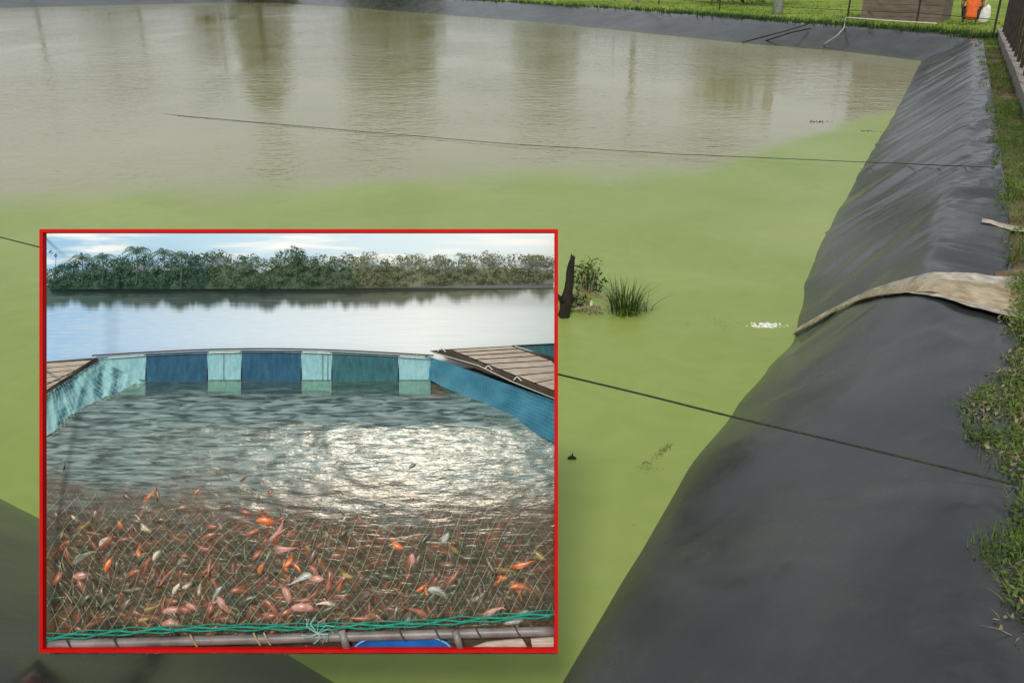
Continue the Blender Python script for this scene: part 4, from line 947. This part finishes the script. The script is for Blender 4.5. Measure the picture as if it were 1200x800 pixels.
wpanel((498, 416), (652, 470), (652, 520), (498, 442), .264, .122, M['tarp_bright'], 'net_wall', 5, .003, 50)
def netgrid(q0, q1, q2, q3, w0, w1, na, nb, r, mat, name, wf=0.0, kind=True, curve=0):
    mb = MB()
    def pt(u, t):
        ax = q0[0]+(q1[0]-q0[0])*u; ay = q0[1]+(q1[1]-q0[1])*u; bx_ = q3[0]+(q2[0]-q3[0])*u; by = q3[1]+(q2[1]-q3[1])*u
        return B(ax+(bx_-ax)*t + 2.5*nz(u*5, t*3, 2), ay+(by-ay)*t + 2*nz(u*4, t*3, 8), w0+(w1-w0)*u - .006 + wf*t)
    for i in range(na+1): mb.tube([pt(min(1, max(0, i/na + curve*t*(1-t))), t) for t in [k/10 for k in range(11)]], r, 3, False)
    for j in range(nb+1): mb.tube([pt(k/30, j/nb) for k in range(31)], r, 3, False)
    o = mb.build(name, mat, cg); o['kind'] = 'stuff'; return o
netgrid((500, 416), (651, 470), (651, 566), (508, 446), .262, .118, 84, 18, .00022, M['net_wall'], 'net_mesh', -.028, True, .04)
netgrid((49, 464), (116, 421), (168, 450), (49, 518), .128, .254, 26, 8, .00028, M['net_pale'], 'net_mesh', -.002)
# near apron of net: diamond mesh sinking into the water, hung from a green rope
def rope_y(px): return 746 - 26*max(0, min(1, (px-60)/590)) - 5*math.sin((px-60)/590*PI*2.2)*.6
def apron(mat, slant, n, name, phase, r):
    mb = MB()
    for i in range(n):
        u0 = (i+phase)/n*1.5 - .25; pts = []
        for k in range(26):
            t = k/25; px = 50 + 600*u0 + slant*150*t + 26*nz(u0*3, t*2.2, 3) + slant*30*t*t; 
            if px < 51 or px > 649: continue
            top = 560 + 55*nz(px*.008, 6) + 20*math.cos((px-300)/110); py = rope_y(px) - (rope_y(px)-top)*t
            pts.append(B(px, py, wsurf(py) - .007 + .010*t*t))
        if len(pts) > 2: mb.tube(pts, r, 3, False)
    o = mb.build(name, mat, cg); o['kind'] = 'stuff'
apron(M['net_pale'], .62, 62, 'net_mesh', 0, .00034); apron(M['net_teal'], -.75, 62, 'net_mesh', .5, .00038)
for k, (dy, rr) in enumerate(((0, .0032), (3, .0022), (-3.5, .0016))):
    mb = MB(); mb.tube([B(50 + 600*i/60, rope_y(50+10*i) + dy + 1.2*math.sin(i*1.3+k*2) + 1.5*nz(i*.5, k), .018) for i in range(61)], rr, 6); mb.build('net_rope', M['net_green'], cg, smooth=True)
for k in range(46):                         # frayed mesh edge hanging off the rope
    px = random.uniform(52, 648); mb = MB() if k == 0 else mb; y_ = rope_y(px)
    mb.tube([B(px, y_-9, .016), B(px+random.uniform(-4, 4), y_, .014), B(px+random.uniform(-8, 8), y_+7, .016)], .0007, 3, False)
mb.build('net_fringe', M['net_green'], cg)['kind'] = 'stuff'
kn = MB()
for k in range(16):
    a = random.uniform(0, 6.28); kn.tube([B(372, 742, .010), B(372+14*math.cos(a), 738+9*math.sin(a), .006), B(372+20*math.cos(a+.5), 738+16*math.sin(a+.5), .012)], .0009, 4)
kn.build('rope_knot', M['net_teal'], cg)
# --- pipe along the near edge with ties
def pipe_y(px): return 755 - 16*max(0, (px-60)/590)
pp = empty('rail_pipe', B(350, 752, .02), 'grey pipe tied along the near edge of the fish cage', 'pipe')
mb = MB(); mb.tube([B(50.5 + 599*i/30, pipe_y(50+20*i), .030) for i in range(31)], .0135, 12); mb.build('pipe', M['pipe'], pp, smooth=True)
for px in (80, 135, 226, 300, 312, 470, 512, 560, 606):
    mb = MB(); y_ = pipe_y(px); mb.tube([B(px-3, y_-7.5, .016), B(px, y_-1, .0125), B(px+5, y_+7, .018)], .0022, 6); mb.build('tie', M['tie'] if px in (226, 300, 312) else M['edge_wood'], pp)
for px in (404, 537):
    mb = MB(); mb.tube([B(px-4, 738, .018), B(px+3, 768 if False else 761, .014)], .0105, 10); mb.build('strut', M['pipe'], pp, smooth=True)
# --- blue drum below, only its rim and lid show
dm = empty('drum', B(472, 760, .03), 'blue plastic drum under the near pipe of the cage', 'drum')
mb = MB(); rows = []
for rr, dz in ((58, .028), (58, .020), (60, .018), (60, .014), (56, .012), (54, .016), (0.5, .018)):
    rows.append([B(472 + rr*math.cos(a), 762 - rr*.34*math.sin(a), .012 + dz) for a in [PI*k/24 for k in range(25)]])
mb.grid(rows); mb.build('shell', M['drum'], dm, smooth=True)
mb = MB(); mb.tube([B(472 + 57*math.cos(a), 762 - 57*.34*math.sin(a), .022) for a in [PI*k/24 for k in range(25)]], .0024, 6); mb.build('rim', pm('pale_blue_rim', (.10, .32, .62), (.2, .45, .72), scale=30, rough=.35), dm, smooth=True)
# dark underside board + bottom planks
mb = MB(); mb.slab([B(49, 757, .046), B(49, 761, .046), B(651, 761, .046), B(651, 738, .046)], BACK*.004); mb.build('underside_board', M['edge_wood'], fr)
nb_ = empty('deck_boards', B(610, 760, .02), 'short grey deck board ends under the near pipe beside the drum', 'deck')
for q in (((552, 759), (570, 752), (612, 748), (618, 759)), ((624, 759), (622, 748), (649, 746), (649, 759))):
    mb = MB(); mb.slab([B(*p_, .024) for p_ in q], BACK*.008); mb.build('plank', M['plank'], nb_)
# --- walkways
def planks(root, rowsq, mat):
    for k, (q, ws) in enumerate(rowsq):
        mb = MB(); mb.slab([B(p_[0], p_[1], w_ + .0012*(k % 2)) for p_, w_ in zip(q, ws)], BACK*.006); mb.build('plank', mat, root)
lw = empty('walkway', B(60, 455, .25), 'weathered plank walkway beside the gathered aqua wall', 'walkway')
rq = []
for k in range(6):
    y0, y1 = 425 + k*5.9, 425 + (k+1)*5.9 - .7; xr = lambda y: 109 - (y-421)*1.50
    rq.append(([(49, y0+1), (xr(y0-3), y0-3), (xr(y1-3), y1-3), (49, y1+1)], [.262-.022*k]*4))
planks(lw, rq, M['plank'])
mb = MB(); mb.slab([B(49, 460, .122), B(112, 419.5, .245), B(115, 421.5, .245), B(49, 464, .122)], BACK*.006); mb.build('edge_beam', M['edge_wood'], lw)
mb = MB(); mb.tube([B(49, 453, .116), B(85, 436, .18), B(113, 419, .240)], .0016, 5); mb.build('hand_rope', M['rope'], lw)
mb = MB(); mb.slab([B(49, 424, .285), B(112, 419, .285), B(60, 458, .19), B(49, 458, .19)], BACK*.004); mb.build('deck_base', M['edge_wood'], lw)
rw = empty('walkway', B(600, 440, .25), 'broad pale plank walkway beside the blue net wall', 'walkway')
mb = MB(); mb.slab([B(516, 409.5, .272), B(600, 405, .272), B(651, 420, .25), B(651, 464, .135)], BACK*.004); mb.build('deck_base', M['edge_wood'], rw)
rq = []; yv = [410, 413.3, 417.2, 421.6, 426.8, 433, 440.5, 449, 458]
for k in range(8):
    y0, y1 = yv[k], yv[k+1] - .9; xl = lambda y: 530 + (y-410)*121/48; xr = lambda y: min(651, 598 + (y-405.5)*53/19)
    rq.append(([(xl(y0), y0), (xr(y0-4.2), y0-4.2), (xr(y1-4.2), y1-4.2), (xl(y1), y1)], [.262-.019*k]*4))
planks(rw, rq, M['plank'])
mb = MB(); mb.slab([B(503, 411, .250), B(522, 409, .250), B(651, 459, .108), B(651, 467, .108)], BACK*.006); mb.build('edge_beam', M['edge_wood'], rw)
mb = MB(); mb.tube([B(508, 413, .242), B(560, 428, .186), B(600, 447, .142), B(650, 467, .09)], .0016, 5); mb.build('hand_rope', M['net_pale'], rw)
for q in ((517, 410), (572, 431), (606, 444)):
    mb = MB(); mb.tube([B(q[0]-4, q[1]+1, .234-.00105*(q[0]-517)), B(q[0], q[1]-3, .230-.00105*(q[0]-517)), B(q[0]+5, q[1]+2, .234-.00105*(q[0]-517))], .002, 5); mb.build('lashing', M['foam'], rw)
oc = empty('neighbour_cage', B(630, 412, .27), 'dark teal corner of the next cage beyond the pale walkway', 'fish cage')
mb = MB(); mb.slab([B(602, 404.5, .276), B(651, 402.5, .276), B(651, 419, .272)], BACK*.003); mb.build('net_panel', M['tarp_teal'], oc)
mb = MB(); mb.tube([B(600, 405, .270), B(651, 402.5, .270)], .0016, 5); mb.build('rail', M['edge_wood'], oc)
